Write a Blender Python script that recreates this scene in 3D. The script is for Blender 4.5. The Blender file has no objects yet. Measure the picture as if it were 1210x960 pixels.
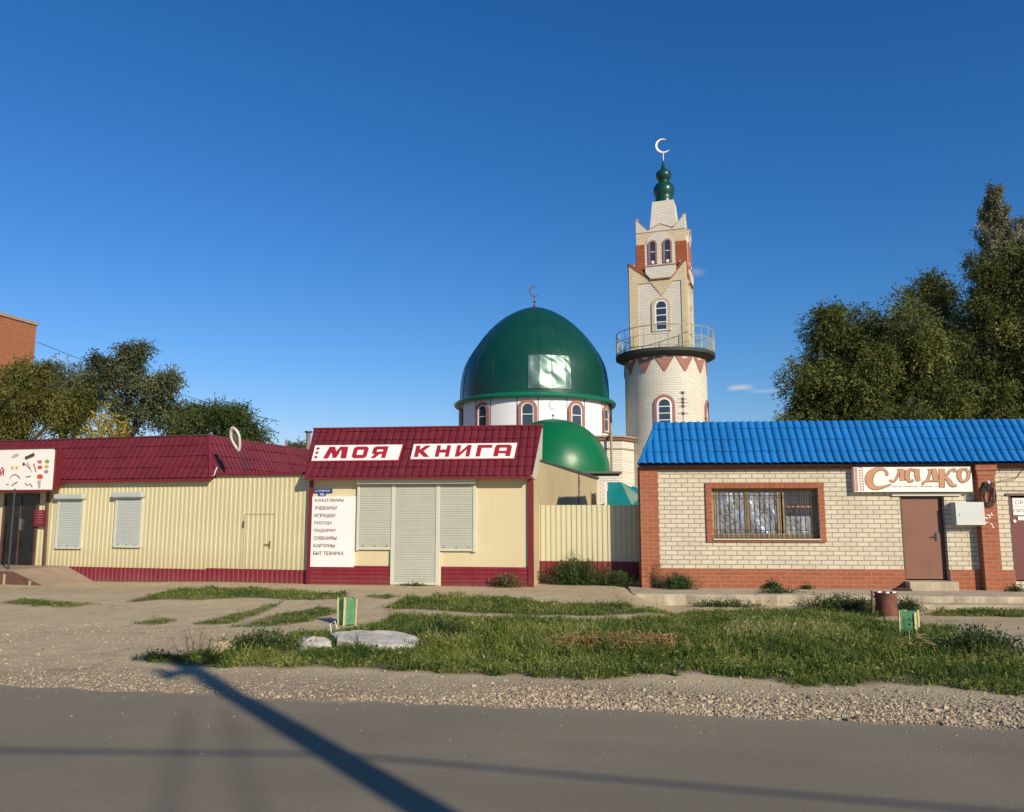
import bpy, math, random
import numpy as np
from math import sin, cos, pi, radians, atan2, hypot

# ------------------------------------------------------------------ camera, sky, sun, exposure
SC = bpy.context.scene
COL = SC.collection
CAMZ, PITCH, FPX = 1.65, radians(7.64), 940.0
cd = bpy.data.cameras.new("camera")
cam = bpy.data.objects.new("camera", cd)
COL.objects.link(cam)
cam.location = (0, 0, CAMZ)
cam.rotation_euler = (pi/2 + PITCH, 0, 0)
cd.sensor_width = 36.0
cd.sensor_fit = 'HORIZONTAL'
cd.lens = FPX/1210*36
cd.clip_start = 0.1
cd.clip_end = 6000
SC.camera = cam

SUN_AZ, SUN_EL = radians(36), radians(25)       # behind the camera, to the right
SDIR = (sin(SUN_AZ)*cos(SUN_EL), -cos(SUN_AZ)*cos(SUN_EL), sin(SUN_EL))
world = bpy.data.worlds.new("World")
SC.world = world
world.use_nodes = True
wn, wl = world.node_tree.nodes, world.node_tree.links
wn.clear()
wo = wn.new('ShaderNodeOutputWorld'); bg = wn.new('ShaderNodeBackground')
sky = wn.new('ShaderNodeTexSky')
sky.sky_type = 'NISHITA'
sky.sun_disc = False
sky.sun_elevation = SUN_EL
sky.sun_rotation = atan2(SDIR[0], SDIR[1])
sky.altitude = 100
sky.air_density = 1.25
sky.dust_density = 0.15
sky.ozone_density = 3.5
bg.inputs['Strength'].default_value = 0.12
hs = wn.new('ShaderNodeHueSaturation')
hs.inputs['Saturation'].default_value = 1.12
wl.new(sky.outputs[0], hs.inputs['Color'])
# one small wisp of cloud low in the east, by direction
tc = wn.new('ShaderNodeTexCoord')
def wisp(px, py, w, h, amt, prev):
    r = ((px-605)/FPX, cos(PITCH)-(480-py)/FPX*sin(PITCH), sin(PITCH)+(480-py)/FPX*cos(PITCH))
    n = math.sqrt(sum(c*c for c in r)); r = [c/n for c in r]
    mp = wn.new('ShaderNodeVectorMath'); mp.operation = 'SUBTRACT'
    wl.new(tc.outputs['Generated'], mp.inputs[0]); mp.inputs[1].default_value = r
    ms = wn.new('ShaderNodeVectorMath'); ms.operation = 'MULTIPLY'
    wl.new(mp.outputs[0], ms.inputs[0]); ms.inputs[1].default_value = (1/w, 1/w, 1/h)
    ln = wn.new('ShaderNodeVectorMath'); ln.operation = 'LENGTH'; wl.new(ms.outputs[0], ln.inputs[0])
    nz = wn.new('ShaderNodeTexNoise'); nz.inputs['Scale'].default_value = 60; nz.inputs['Detail'].default_value = 4
    wl.new(tc.outputs['Generated'], nz.inputs['Vector'])
    ad = wn.new('ShaderNodeMath'); ad.operation = 'ADD'; wl.new(ln.outputs['Value'], ad.inputs[0]); wl.new(nz.outputs[0], ad.inputs[1])
    mr = wn.new('ShaderNodeMapRange'); mr.interpolation_type = 'SMOOTHSTEP'
    wl.new(ad.outputs[0], mr.inputs['Value'])
    mr.inputs['From Min'].default_value = 0.5; mr.inputs['From Max'].default_value = 1.35
    mr.inputs['To Min'].default_value = amt; mr.inputs['To Max'].default_value = 0
    mx = wn.new('ShaderNodeMix'); mx.data_type = 'RGBA'
    wl.new(mr.outputs[0], mx.inputs['Factor']); wl.new(prev, mx.inputs[6]); mx.inputs[7].default_value = (5.2, 5.0, 5.2, 1)
    return mx.outputs[2]
spn = wn.new('ShaderNodeSeparateColor'); cbn = wn.new('ShaderNodeCombineColor'); wl.new(hs.outputs[0], spn.inputs[0])
for i, (g_, k_) in enumerate(((1.5, .262), (1.1, .559), (1.05, .872))):
    pw = wn.new('ShaderNodeMath'); pw.operation = 'POWER'; pw.inputs[1].default_value = g_; wl.new(spn.outputs[i], pw.inputs[0])
    ml = wn.new('ShaderNodeMath'); ml.operation = 'MULTIPLY'; ml.inputs[1].default_value = k_; wl.new(pw.outputs[0], ml.inputs[0]); wl.new(ml.outputs[0], cbn.inputs[i])
c = wisp(873, 458, 0.022, 0.006, 0.75, cbn.outputs[0])
c = wisp(822, 322, 0.02, 0.010, 0.28, c)
c = wisp(905, 462, 0.03, 0.004, 0.3, c)
c = wisp(70, 424, 0.03, 0.006, 0.2, c)
wl.new(c, bg.inputs['Color'])
wl.new(bg.outputs[0], wo.inputs[0])

sl = bpy.data.lights.new("sun", 'SUN')
sl.energy = 5.0
sl.angle = radians(0.53)
sl.color = (1.0, 0.87, 0.68)
so = bpy.data.objects.new("sun", sl); COL.objects.link(so)
so.rotation_euler = (pi/2 - SUN_EL, 0, SUN_AZ)   # -Z of the lamp points away from the sun
so.location = (10, -14, 12)
SC.view_settings.view_transform = 'Standard'
SC.view_settings.look = 'None'
SC.view_settings.exposure = 0.06
SC.view_settings.gamma = 1.0
SC.view_settings.use_curve_mapping = False
SC.cycles.max_bounces = 6
SC.cycles.transparent_max_bounces = 8

random.seed(7)
RNG = np.random.default_rng(11)

# ------------------------------------------------------------------ measuring helpers
def ray(px, py):
    a, b = (px-605)/FPX, (480-py)/FPX
    return (a, cos(PITCH)-b*sin(PITCH), sin(PITCH)+b*cos(PITCH))
def sstep(a, b, x):
    t = np.clip((np.asarray(x, float)-a)/(b-a), 0, 1)
    return t*t*(3-2*t)
ROADZ = -0.12
def hitz(px, py, z):
    r = ray(px, py); t = (z-CAMZ)/r[2]
    return (r[0]*t, r[1]*t)
E0 = hitz(0, 812, ROADZ); E1 = hitz(1210, 861, ROADZ)
ra = atan2(E1[1]-E0[1], E1[0]-E0[0]); RD = (cos(ra), sin(ra)); RN = (-sin(ra), cos(ra))
def rdist(x, y): return (x-E0[0])*RN[0]+(y-E0[1])*RN[1]
def wob(x, y, s=1.0, k=0.0):
    return (np.sin(x*1.7*s+k)+np.sin(y*2.3*s+1.3+k)+np.sin((x+y)*1.1*s+2.1*k+.4)+np.sin((x*.6-y*1.4)*2.1*s+k*1.7))/4
def gz(x, y):
    x = np.asarray(x, float); y = np.asarray(y, float)
    r = rdist(x, y)
    t = sstep(12.6, 17.0, y)
    z = -0.11*(1-t)
    w = sstep(2.3, 3.2, x)
    zr = -0.11-0.12*sstep(12.2, 15.3, y)
    zr = zr*(1-sstep(19, 24, y))
    z = z*(1-w)+w*zr
    z = z - 0.07*sstep(-6.5, -10.5, x)*sstep(15, 19, y)*(1-sstep(24, 30, y))
    m = sstep(0.3, 1.5, r)*(1-sstep(17, 18, y))
    z = z+m*(0.018*wob(x, y, 1.0)+0.006*wob(x, y, 4.3, 2))
    z = z+0.035*sstep(1.2, 2.2, r)*(1-sstep(3.8, 5.0, r))*sstep(-6, -3, x)
    rr = sstep(-0.15, 0.9, r)
    z = (ROADZ-0.012)*(1-rr)+z*rr
    return z
def gpt(px, py, dz=0.0):
    z = 0.0
    for _ in range(12):
        x, y = hitz(px, py, z+dz); z = float(gz(x, y))
    return x, y, z
class Frame:
    def __init__(s, px, py, yaw, z=0.0):
        s.x, s.y = hitz(px, py, z); s.a = radians(yaw)
        s.U = (cos(s.a), -sin(s.a)); s.V = (sin(s.a), cos(s.a))
    def uz(s, px, py, v=0.0):
        r = ray(px, py)
        t = (v+s.x*s.V[0]+s.y*s.V[1])/(r[0]*s.V[0]+r[1]*s.V[1])
        X, Y = r[0]*t-s.x, r[1]*t-s.y
        return (X*s.U[0]+Y*s.U[1], CAMZ+r[2]*t)
    def u(s, px, py, v=0.0): return s.uz(px, py, v)[0]
    def z(s, px, py, v=0.0): return s.uz(px, py, v)[1]
    def w(s, u, v, z=0.0): return (s.x+u*s.U[0]+v*s.V[0], s.y+u*s.U[1]+v*s.V[1], z)
def at(px, py, Y):
    r = ray(px, py); t = Y/r[1]
    return (r[0]*t, Y, CAMZ+r[2]*t)

# ------------------------------------------------------------------ materials
def nodes_of(name):
    m = bpy.data.materials.new(name); m.use_nodes = True
    nt = m.node_tree; return m, nt.nodes, nt.links, nt.nodes['Principled BSDF']
def math_node(N, L, op, a, b=None):
    n = N.new('ShaderNodeMath'); n.operation = op
    for i, v in enumerate((a, b)):
        if v is None: continue
        if isinstance(v, (int, float)): n.inputs[i].default_value = v
        else: L.new(v, n.inputs[i])
    return n.outputs[0]
def mixc(N, L, f, a, b, mode='MIX'):
    n = N.new('ShaderNodeMix'); n.data_type = 'RGBA'; n.blend_type = mode
    for s, v in ((0, f), (6, a), (7, b)):
        if isinstance(v, (int, float)): n.inputs[s].default_value = v
        elif isinstance(v, tuple): n.inputs[s].default_value = tuple(v)[:3]+(1,)
        else: L.new(v, n.inputs[s])
    return n.outputs[2]
def noise(N, L, vec, scale, detail=4, rough=.6):
    n = N.new('ShaderNodeTexNoise'); n.inputs['Scale'].default_value = scale
    n.inputs['Detail'].default_value = detail; n.inputs['Roughness'].default_value = rough
    if vec is not None: L.new(vec, n.inputs['Vector'])
    return n.outputs[0]
def mrange(N, L, v, a, b, c=0.0, d=1.0):
    n = N.new('ShaderNodeMapRange'); L.new(v, n.inputs['Value'])
    for k, q in (('From Min', a), ('From Max', b), ('To Min', c), ('To Max', d)): n.inputs[k].default_value = q
    return n.outputs[0]
def bump(N, L, P, h, strength, dist, prev=None):
    b = N.new('ShaderNodeBump'); b.inputs['Strength'].default_value = strength; b.inputs['Distance'].default_value = dist
    L.new(h, b.inputs['Height'])
    if prev is not None: L.new(prev, b.inputs['Normal'])
    L.new(b.outputs[0], P.inputs['Normal']); return b.outputs[0]
def plain(name, col, rough=.6, metal=0.0, var=.12, scale=3.0, bmp=0.0, bscale=40.0, spec=.5, dirt=0.0, dirtcol=(.16, .13, .09), coat=0.0, dirtz=None):
    m, N, L, P = nodes_of(name)
    t = N.new('ShaderNodeTexCoord').outputs['Object']
    n1 = noise(N, L, t, scale, 5)
    dark = tuple(c*(1-var) for c in col); lite = tuple(min(1, c*(1+var)) for c in col)
    cc = mixc(N, L, mrange(N, L, n1, .3, .7), dark, lite)
    if dirt > 0:
        mp = N.new('ShaderNodeMapping'); L.new(t, mp.inputs[0]); mp.inputs['Scale'].default_value = (6, 6, .8)
        n2 = noise(N, L, mp.outputs[0], 2.0, 6, .7)
        f = mrange(N, L, n2, .45, .8, 0, dirt)
        if dirtz is not None:
            sx = N.new('ShaderNodeSeparateXYZ'); L.new(t, sx.inputs[0])
            f = math_node(N, L, 'ADD', f, math_node(N, L, 'MULTIPLY', mrange(N, L, sx.outputs[2], dirtz[0], dirtz[1], 1, 0), mrange(N, L, n1, .3, .7, .2, dirt+.35)))
            f = math_node(N, L, 'MINIMUM', f, 1.0)
        cc = mixc(N, L, f, cc, dirtcol)
    L.new(cc, P.inputs['Base Color'])
    P.inputs['Roughness'].default_value = rough; P.inputs['Metallic'].default_value = metal
    P.inputs['Specular IOR Level'].default_value = spec
    P.inputs['Coat Weight'].default_value = coat; P.inputs['Coat Roughness'].default_value = .08
    L.new(mrange(N, L, noise(N, L, t, scale*2.3, 4), .3, .7, max(.02, rough-.08), min(1, rough+.1)), P.inputs['Roughness'])
    if bmp > 0: bump(N, L, P, noise(N, L, t, bscale, 5), bmp, .01)
    return m
def brick(name, c1, c2, mortar, bw=.26, bh=.1, ms=.011, var=.1, bmp=.5, squash=.5, grime=.18):
    m, N, L, P = nodes_of(name)
    uv = N.new('ShaderNodeTexCoord').outputs['UV']
    dn = N.new('ShaderNodeTexNoise'); dn.inputs['Scale'].default_value = 6; L.new(uv, dn.inputs['Vector'])
    vs = N.new('ShaderNodeVectorMath'); vs.operation = 'SCALE'; L.new(dn.outputs[1], vs.inputs[0]); vs.inputs['Scale'].default_value = .006
    va = N.new('ShaderNodeVectorMath'); L.new(uv, va.inputs[0]); L.new(vs.outputs[0], va.inputs[1])
    b = N.new('ShaderNodeTexBrick'); L.new(va.outputs[0], b.inputs['Vector'])
    b.offset = squash; b.inputs['Scale'].default_value = 1
    b.inputs['Brick Width'].default_value = bw; b.inputs['Row Height'].default_value = bh
    b.inputs['Mortar Size'].default_value = ms; b.inputs['Mortar Smooth'].default_value = .15; b.inputs['Bias'].default_value = 0
    b.inputs['Color1'].default_value = c1+(1,); b.inputs['Color2'].default_value = c2+(1,); b.inputs['Mortar'].default_value = mortar+(1,)
    n1 = noise(N, L, uv, .9, 6, .7); n2 = noise(N, L, uv, 30, 4)
    cc = mixc(N, L, mrange(N, L, n2, .3, .7, 0, .35), b.outputs[0], (c1[0]*.55, c1[1]*.5, c1[2]*.45))
    cc = mixc(N, L, mrange(N, L, n1, .45, .8, 0, grime), cc, (.25, .19, .12))
    L.new(cc, P.inputs['Base Color']); P.inputs['Roughness'].default_value = .85
    P.inputs['Specular IOR Level'].default_value = .25
    inv = math_node(N, L, 'SUBTRACT', 1.0, b.outputs[1])
    h = math_node(N, L, 'ADD', inv, math_node(N, L, 'MULTIPLY', n2, .35))
    bump(N, L, P, h, bmp, .012)
    return m
def leafmat(name, cols, trans=.25, rough=.55):
    m, N, L, P = nodes_of(name)
    at_ = N.new('ShaderNodeAttribute'); at_.attribute_name = 'rnd'
    r = N.new('ShaderNodeValToRGB'); L.new(at_.outputs['Fac'], r.inputs[0])
    els = r.color_ramp.elements
    els[0].position = 0; els[0].color = cols[0]+(1,); els[1].position = 1; els[1].color = cols[-1]+(1,)
    for i, c_ in enumerate(cols[1:-1]):
        e = els.new((i+1)/(len(cols)-1)); e.color = c_+(1,)
    L.new(r.outputs[0], P.inputs['Base Color']); P.inputs['Roughness'].default_value = rough
    P.inputs['Specular IOR Level'].default_value = .25
    tr = N.new('ShaderNodeBsdfTranslucent'); L.new(r.outputs[0], tr.inputs[0])
    mx = N.new('ShaderNodeMixShader'); mx.inputs[0].default_value = trans
    L.new(P.outputs[0], mx.inputs[1]); L.new(tr.outputs[0], mx.inputs[2])
    L.new(mx.outputs[0], N['Material Output'].inputs[0])
    return m

M = {}
M['maroon'] = plain('maroon roof metal', (.128, .012, .018), .45, var=.2, scale=1.3, dirt=.28, dirtcol=(.17, .06, .05))
M['maroonwall'] = plain('maroon siding', (.2, .012, .024), .5, var=.1, scale=2, dirt=.3, dirtcol=(.2, .1, .08), dirtz=(-.1, .25))
M['maroontrim'] = plain('maroon trim', (.17, .014, .022), .45, var=.1)
M['blue'] = plain('blue roof metal', (.010, .155, .43), .36, var=.16, scale=1.0, dirt=.22, dirtcol=(.04, .16, .30))
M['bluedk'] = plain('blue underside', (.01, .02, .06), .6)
M['yellow'] = plain('yellow painted steel', (.59, .54, .32), .5, var=.06, scale=1.0, dirt=.24, dirtcol=(.42, .33, .17), dirtz=(.3, .9))
M['fence'] = plain('fence painted steel', (.56, .53, .33), .45, var=.05, scale=1.0, dirt=.1, dirtcol=(.4, .33, .2))
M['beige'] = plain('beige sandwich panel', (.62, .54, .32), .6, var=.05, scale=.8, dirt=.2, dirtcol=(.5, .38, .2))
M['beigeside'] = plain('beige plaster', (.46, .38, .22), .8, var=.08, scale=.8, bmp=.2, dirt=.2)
M['shutter'] = plain('grey shutter paint', (.44, .45, .37), .45, var=.04, dirt=.12, dirtcol=(.3, .28, .2))
M['shutterfr'] = plain('pale shutter frame', (.58, .58, .46), .45, var=.04)
M['shutterblue'] = plain('blue grey shutter paint', (.46, .50, .46), .45, var=.04, dirt=.1)
M['white'] = plain('white paint', (.8, .79, .75), .5, var=.04)
M['whitewall'] = plain('white metal cladding', (.80, .80, .79), .55, var=.05, scale=.7, dirt=.12, dirtcol=(.5, .5, .5))
M['board'] = plain('white sign board', (.82, .78, .72), .5, var=.03, dirt=.05)
M['redtext'] = plain('red vinyl', (.34, .014, .03), .5, var=.08)
M['darktext'] = plain('dark red vinyl', (.12, .015, .02), .5, var=.05)
M['bluesign'] = plain('blue enamel', (.02, .06, .25), .4)
M['cream'] = brick('cream brick', (.70, .65, .50), (.60, .55, .42), (.27, .24, .18), .262, .101, .0105, grime=.3)
M['orange'] = brick('orange brick', (.39, .125, .06), (.32, .095, .043), (.36, .24, .17), .262, .09, .008, grime=.26)
M['orangev'] = brick('orange soldier brick', (.39, .125, .06), (.32, .095, .043), (.2, .1, .07), .11, .26, .009, squash=0.0)
M['farred'] = brick('old red brick', (.40, .13, .055), (.30, .085, .035), (.30, .18, .11), .26, .085, .012)
M['wbrick'] = brick('white silicate brick', (.79, .77, .68), (.71, .69, .60), (.45, .42, .35), .26, .078, .012)
M['obrick'] = brick('ochre brick', (.74, .64, .43), (.66, .57, .38), (.44, .37, .25), .26, .078, .011)
M['rbrick'] = brick('minaret red brick', (.40, .115, .05), (.32, .085, .035), (.22, .09, .05), .26, .09, .010)
M['pbrick'] = brick('rose brick', (.42, .20, .165), (.35, .155, .13), (.30, .19, .16), .26, .09, .010)
M['brownline'] = plain('brown brick course', (.22, .09, .05), .8)
M['cornice'] = plain('cornice metal', (.30, .25, .17), .6)
M['dome'] = plain('dark green sheet metal', (.004, .052, .036), .33, metal=.0, var=.15, scale=.6, spec=.45, bmp=.12, bscale=1.1)
M['dome2'] = plain('green paint metal', (.002, .125, .042), .36, var=.06, scale=.6, spec=.4, bmp=.06, bscale=6)
M['ring'] = plain('green eave trim', (.004, .15, .085), .35, var=.08)
M['teal'] = plain('teal metal', (.004, .21, .21), .35, var=.1)
M['silver'] = plain('silver metal', (.62, .60, .58), .3, metal=.9, var=.1)
M['patch'] = plain('bare crumpled sheet', (.19, .29, .235), .40, metal=.7, var=.1, scale=1.5, bmp=.0)
M['darkmetal'] = plain('dark metal', (.04, .04, .04), .5, var=.2)
M['brownmetal'] = plain('brown metal', (.10, .05, .035), .5, var=.2)
M['rail'] = plain('railing paint', (.36, .37, .22), .5, var=.2)
M['underdisc'] = plain('balcony underside', (.03, .04, .03), .7)
M['glass'] = plain('dark window glass', (.03, .045, .06), .06, var=.3, spec=.9)
M['doorglass'] = plain('black door glass', (.012, .014, .016), .12, var=.5, spec=.6)
M['wood'] = plain('weathered wood', (.30, .22, .12), .7, var=.25, scale=6, bmp=.3)
M['doorbrown'] = plain('brown steel door', (.20, .085, .048), .5, var=.08, scale=2, dirt=.15)
M['doordark'] = plain('dark red steel door', (.15, .035, .03), .5, var=.1, dirt=.1)
M['box'] = plain('grey white box paint', (.56, .59, .55), .5, var=.03)
M['rust'] = plain('rusty bin', (.16, .055, .03), .75, var=.45, scale=8, bmp=.3, dirt=.5, dirtcol=(.03, .02, .018))
M['lamp'] = plain('lamp head enamel', (.62, .58, .48), .4, var=.08)
M['stake'] = plain('pale wooden stake', (.55, .48, .22), .7, var=.15, scale=10)
M['plasterwhite'] = plain('whitewashed concrete', (.46, .43, .37), .9, var=.35, scale=4, bmp=.3, bscale=9, dirt=.3)
M['concrete'] = plain('old concrete', (.42, .36, .25), .92, var=.22, scale=3, bmp=.8, bscale=14, dirt=.5, dirtcol=(.17, .14, .09))
M['pole'] = plain('pole concrete', (.35, .33, .30), .9)
M['browntile'] = plain('brown tile', (.13, .062, .042), .55, var=.25, scale=5, dirt=.3, dirtcol=(.28, .2, .14))
M['rampconc'] = plain('ramp screed', (.30, .22, .15), .9, var=.15, scale=3, bmp=.4)
M['bark'] = plain('bark', (.06, .048, .034), .95, var=.3, scale=8, bmp=.6, bscale=20)
M['stone'] = plain('limestone gravel', (.45, .38, .27), .95, var=.35, scale=7, bmp=.3, bscale=60)
M['cable'] = plain('black cable', (.03, .03, .03), .6)

# ------------------------------------------------------------------ mesh helpers
class MB:
    def __init__(s): s.v = []; s.f = []; s.uv = {}
    def add(s, vs, fs, uvs=None):
        o = len(s.v); s.v += [tuple(map(float, q)) for q in vs]
        for i, f in enumerate(fs):
            if uvs: s.uv[len(s.f)] = uvs[i]
            s.f.append(tuple(o+j for j in f))
    def box(s, x0, x1, y0, y1, z0, z1):
        if x0 > x1: x0, x1 = x1, x0
        if y0 > y1: y0, y1 = y1, y0
        if z0 > z1: z0, z1 = z1, z0
        s.add([(x0,y0,z0),(x1,y0,z0),(x1,y1,z0),(x0,y1,z0),(x0,y0,z1),(x1,y0,z1),(x1,y1,z1),(x0,y1,z1)],
              [(0,3,2,1),(4,5,6,7),(0,1,5,4),(1,2,6,5),(2,3,7,6),(3,0,4,7)])
        return s
    def prism(s, pts, y0, y1):           # pts: outline in x,z seen from the front (-y), counter-clockwise
        n = len(pts)
        a = sum(pts[i][0]*pts[(i+1)%n][1]-pts[(i+1)%n][0]*pts[i][1] for i in range(n))
        if a < 0: pts = pts[::-1]
        s.add([(x, y0, z) for x, z in pts]+[(x, y1, z) for x, z in pts],
              [tuple(range(n)), tuple(range(2*n-1, n-1, -1))]+[(i, n+i, n+(i+1)%n, (i+1)%n) for i in range(n)])
        return s
    def hprism(s, pts, z0, z1):          # outline in x,y
        n = len(pts)
        a = sum(pts[i][0]*pts[(i+1)%n][1]-pts[(i+1)%n][0]*pts[i][1] for i in range(n))
        if a < 0: pts = pts[::-1]
        s.add([(x, y, z0) for x, y in pts]+[(x, y, z1) for x, y in pts],
              [tuple(range(n-1, -1, -1)), tuple(range(n, 2*n))]+[(i, (i+1)%n, n+(i+1)%n, n+i) for i in range(n)])
        return s
    def tube(s, p, q, r0, r1=None, n=8, caps=True):
        return s.path([p, q], [r0, r0 if r1 is None else r1], n, caps)
    def path(s, P, R, n=6, caps=True):
        if isinstance(R, (int, float)): R = [R]*len(P)
        o = len(s.v); m = len(P); prev = None
        for i, p in enumerate(P):
            a = np.array(P[min(i+1, m-1)], float)-np.array(P[max(i-1, 0)], float)
            a /= (np.linalg.norm(a)+1e-9)
            ref = np.array((0, 0, 1.)) if prev is None and abs(a[2]) < .9 else (np.array((1., 0, 0)) if prev is None else prev)
            x = np.cross(np.cross(a, ref), a); x /= (np.linalg.norm(x)+1e-9); prev = x
            y = np.cross(a, x)
            for k in range(n):
                t = 2*pi*k/n; s.v.append(tuple(np.array(p, float)+R[i]*(cos(t)*x+sin(t)*y)))
        for i in range(m-1):
            for k in range(n):
                s.f.append((o+i*n+k, o+i*n+(k+1)%n, o+(i+1)*n+(k+1)%n, o+(i+1)*n+k))
        if caps:
            s.f.append(tuple(o+k for k in range(n-1, -1, -1))); s.f.append(tuple(o+(m-1)*n+k for k in range(n)))
        return s
    def lathe(s, prof, cx, cy, n=48, a0=0.0, a1=2*pi, uvr=None):     # prof: (r, z) bottom to top
        o = len(s.v); full = abs(a1-a0-2*pi) < 1e-6; c = n if full else n+1
        for r, z in prof:
            for k in range(c):
                t = a0+(a1-a0)*k/n; s.v.append((cx+r*cos(t), cy+r*sin(t), z))
        for i in range(len(prof)-1):
            for k in range(n):
                k2 = (k+1) % c if full else k+1
                R = uvr or max(prof[i][0], prof[i+1][0])
                t0, t1 = R*(a0+(a1-a0)*k/n), R*(a0+(a1-a0)*(k+1)/n)
                z0, z1 = prof[i][1], prof[i+1][1]
                if abs(z0-z1) < 1e-6: z1 = z0+abs(prof[i][0]-prof[i+1][0])
                s.uv[len(s.f)] = [(t0, z0), (t1, z0), (t1, z1), (t0, z1)]
                s.f.append((o+i*c+k, o+i*c+k2, o+(i+1)*c+k2, o+(i+1)*c+k))
        return s
def mesh_of(name, mb, mat, smooth=False):
    me = bpy.data.meshes.new(name); me.from_pydata(mb.v, [], mb.f); me.update()
    uvl = me.uv_layers.new(name='UVMap')
    co = mb.v
    for i, p in enumerate(me.polygons):
        if i in mb.uv:
            for li, q in zip(p.loop_indices, mb.uv[i]): uvl.data[li].uv = q
            continue
        n = p.normal
        for li, vi in zip(p.loop_indices, p.vertices):
            v = co[vi]
            if abs(n[2]) > .7: uvl.data[li].uv = (v[0], v[1])
            elif abs(n[0]) > abs(n[1]): uvl.data[li].uv = (v[1]*1.0, v[2])
            else: uvl.data[li].uv = (v[0], v[2])
    me.materials.append(mat)
    if smooth: me.shade_smooth()
    return me
def props(o, label=None, cat=None, group=None, kind=None):
    for k, v in (('label', label), ('category', cat), ('group', group), ('kind', kind)):
        if v: o[k] = v
def part(name, mb, mat, parent=None, label=None, smooth=False, bev=0.0, autosm=None):
    o = bpy.data.objects.new(name, mesh_of(name, mb, mat, smooth)); COL.objects.link(o)
    if parent is not None: o.parent = parent
    if label: o['label'] = label
    if bev > 0:
        b = o.modifiers.new('bevel', 'BEVEL'); b.width = bev; b.segments = 2; b.limit_method = 'ANGLE'
    if autosm:
        me = o.data; me.shade_smooth()
        me.set_sharp_from_angle(angle=radians(autosm))
    return o
def thing(name, label, cat, loc=(0, 0, 0), rz=0.0, group=None):
    o = bpy.data.objects.new(name, None); COL.objects.link(o); o.location = loc; o.rotation_euler = (0, 0, rz)
    o.empty_display_size = .3
    props(o, label, cat, group); return o
def solo(name, mb, mat, label, cat, loc=(0, 0, 0), rz=0.0, group=None, kind=None, **k):
    o = part(name, mb, mat, None, **k); o.location = loc; o.rotation_euler = (0, 0, rz)
    props(o, label, cat, group, kind); return o
def fthing(name, label, cat, F, group=None, u=0.0, v=0.0, z=0.0):
    return thing(name, label, cat, F.w(u, v, z), -F.a, group)
def copy_tree(o, parent=None):
    c = o.copy(); COL.objects.link(c)
    if parent is not None: c.parent = parent
    for ch in list(o.children): copy_tree(ch, c)
    return c
def corr(mb, u0, u1, z0, z1, v, period=.125, depth=.018, th=.006):
    n = max(1, round((u1-u0)/period)); p = (u1-u0)/n
    prof = []
    for i in range(n):
        b = u0+i*p
        prof += [(b, 0), (b+.42*p, 0), (b+.52*p, -depth), (b+.90*p, -depth)]
    prof.append((u1, 0))
    front = [(a, v+d, z0) for a, d in prof]+[(a, v+d, z1) for a, d in prof]
    m = len(prof)
    mb.add(front, [(i, i+1, m+i+1, m+i) for i in range(m-1)])
    back = [(a, v+d+th, z0) for a, d in prof]+[(a, v+d+th, z1) for a, d in prof]
    mb.add(back, [(i+1, i, m+i, m+i+1) for i in range(m-1)])
    mb.add([(a, v+d, z1) for a, d in prof]+[(a, v+d+th, z1) for a, d in prof], [(i, i+1, m+i+1, m+i) for i in range(m-1)])
def tiles(mb, O, A, B, width, length, limL=None, limR=None, period=.175, step=.35, amp=.022, lift=.016, jit=0.0):
    """metal tile sheet: O lower left corner, A unit along eave, B unit up the slope"""
    O, A, B = (np.array(q, float) for q in (O, A, B)); Nn = np.cross(A, B)
    nw = max(2, round(width/period)); per = width/nw; sub = 8
    ts = [0.0]; k = 1
    while k*step < length-.02: ts += [k*step-.004, k*step+.004]; k += 1
    ts.append(length)
    base = len(mb.v); cols = nw*sub+1
    us = [width*i/(nw*sub) for i in range(cols)]
    for j, t in enumerate(ts):
        row = (j+1)//2 if j else 0
        row = min((j)//2, 99)
        t0 = row*step; fr = (t-t0)/step
        for u in us:
            lo = limL(t) if limL else 0.0; hi = limR(t) if limR else width
            uu = min(max(u, lo), hi)
            ph = (uu/per) % 1.0
            h = amp*(abs(sin(pi*ph))**.55)
            h += lift*(1-fr) + .004*sin(2*pi*ph)
            h += .0035*sin(uu*2.1+row*2.3)+.003*sin(uu*5.7+row*4.1)+(.004 if int(uu/1.05) % 2 else 0)
            q = O+A*uu+B*(t-(.012 if j % 2 == 0 and j else 0))+Nn*h
            mb.v.append(tuple(q))
    for j in range(len(ts)-1):
        for i in range(cols-1):
            a = base+j*cols+i
            mb.f.append((a, a+1, a+1+cols, a+cols))
def text_poly(txt, w, h, x, z, y, depth=.004, shear=0.0, bold=0.0, mb=None):
    """writing fitted into a w x h box whose lower left corner is x,z on the plane y (facing -y)"""
    cu = bpy.data.curves.new('t', 'FONT'); cu.body = txt; cu.size = 1; cu.offset = bold; cu.extrude = 0.0; cu.resolution_u = 3
    cu.shear = shear
    ob = bpy.data.objects.new('t', cu); COL.objects.link(ob)
    dg = bpy.context.evaluated_depsgraph_get(); me = ob.evaluated_get(dg).to_mesh()
    vs = [tuple(q.co) for q in me.vertices]; fs = [tuple(p.vertices) for p in me.polygons]
    ob.evaluated_get(dg).to_mesh_clear(); bpy.data.objects.remove(ob); bpy.data.curves.remove(cu)
    mb = mb or MB()
    if not vs: return mb
    x0, x1 = min(q[0] for q in vs), max(q[0] for q in vs); y0, y1 = min(q[1] for q in vs), max(q[1] for q in vs)
    sx, sz = w/(x1-x0), h/(y1-y0)
    mb.add([(x+(q[0]-x0)*sx, y, z+(q[1]-y0)*sz) for q in vs], fs)
    return mb
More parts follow.
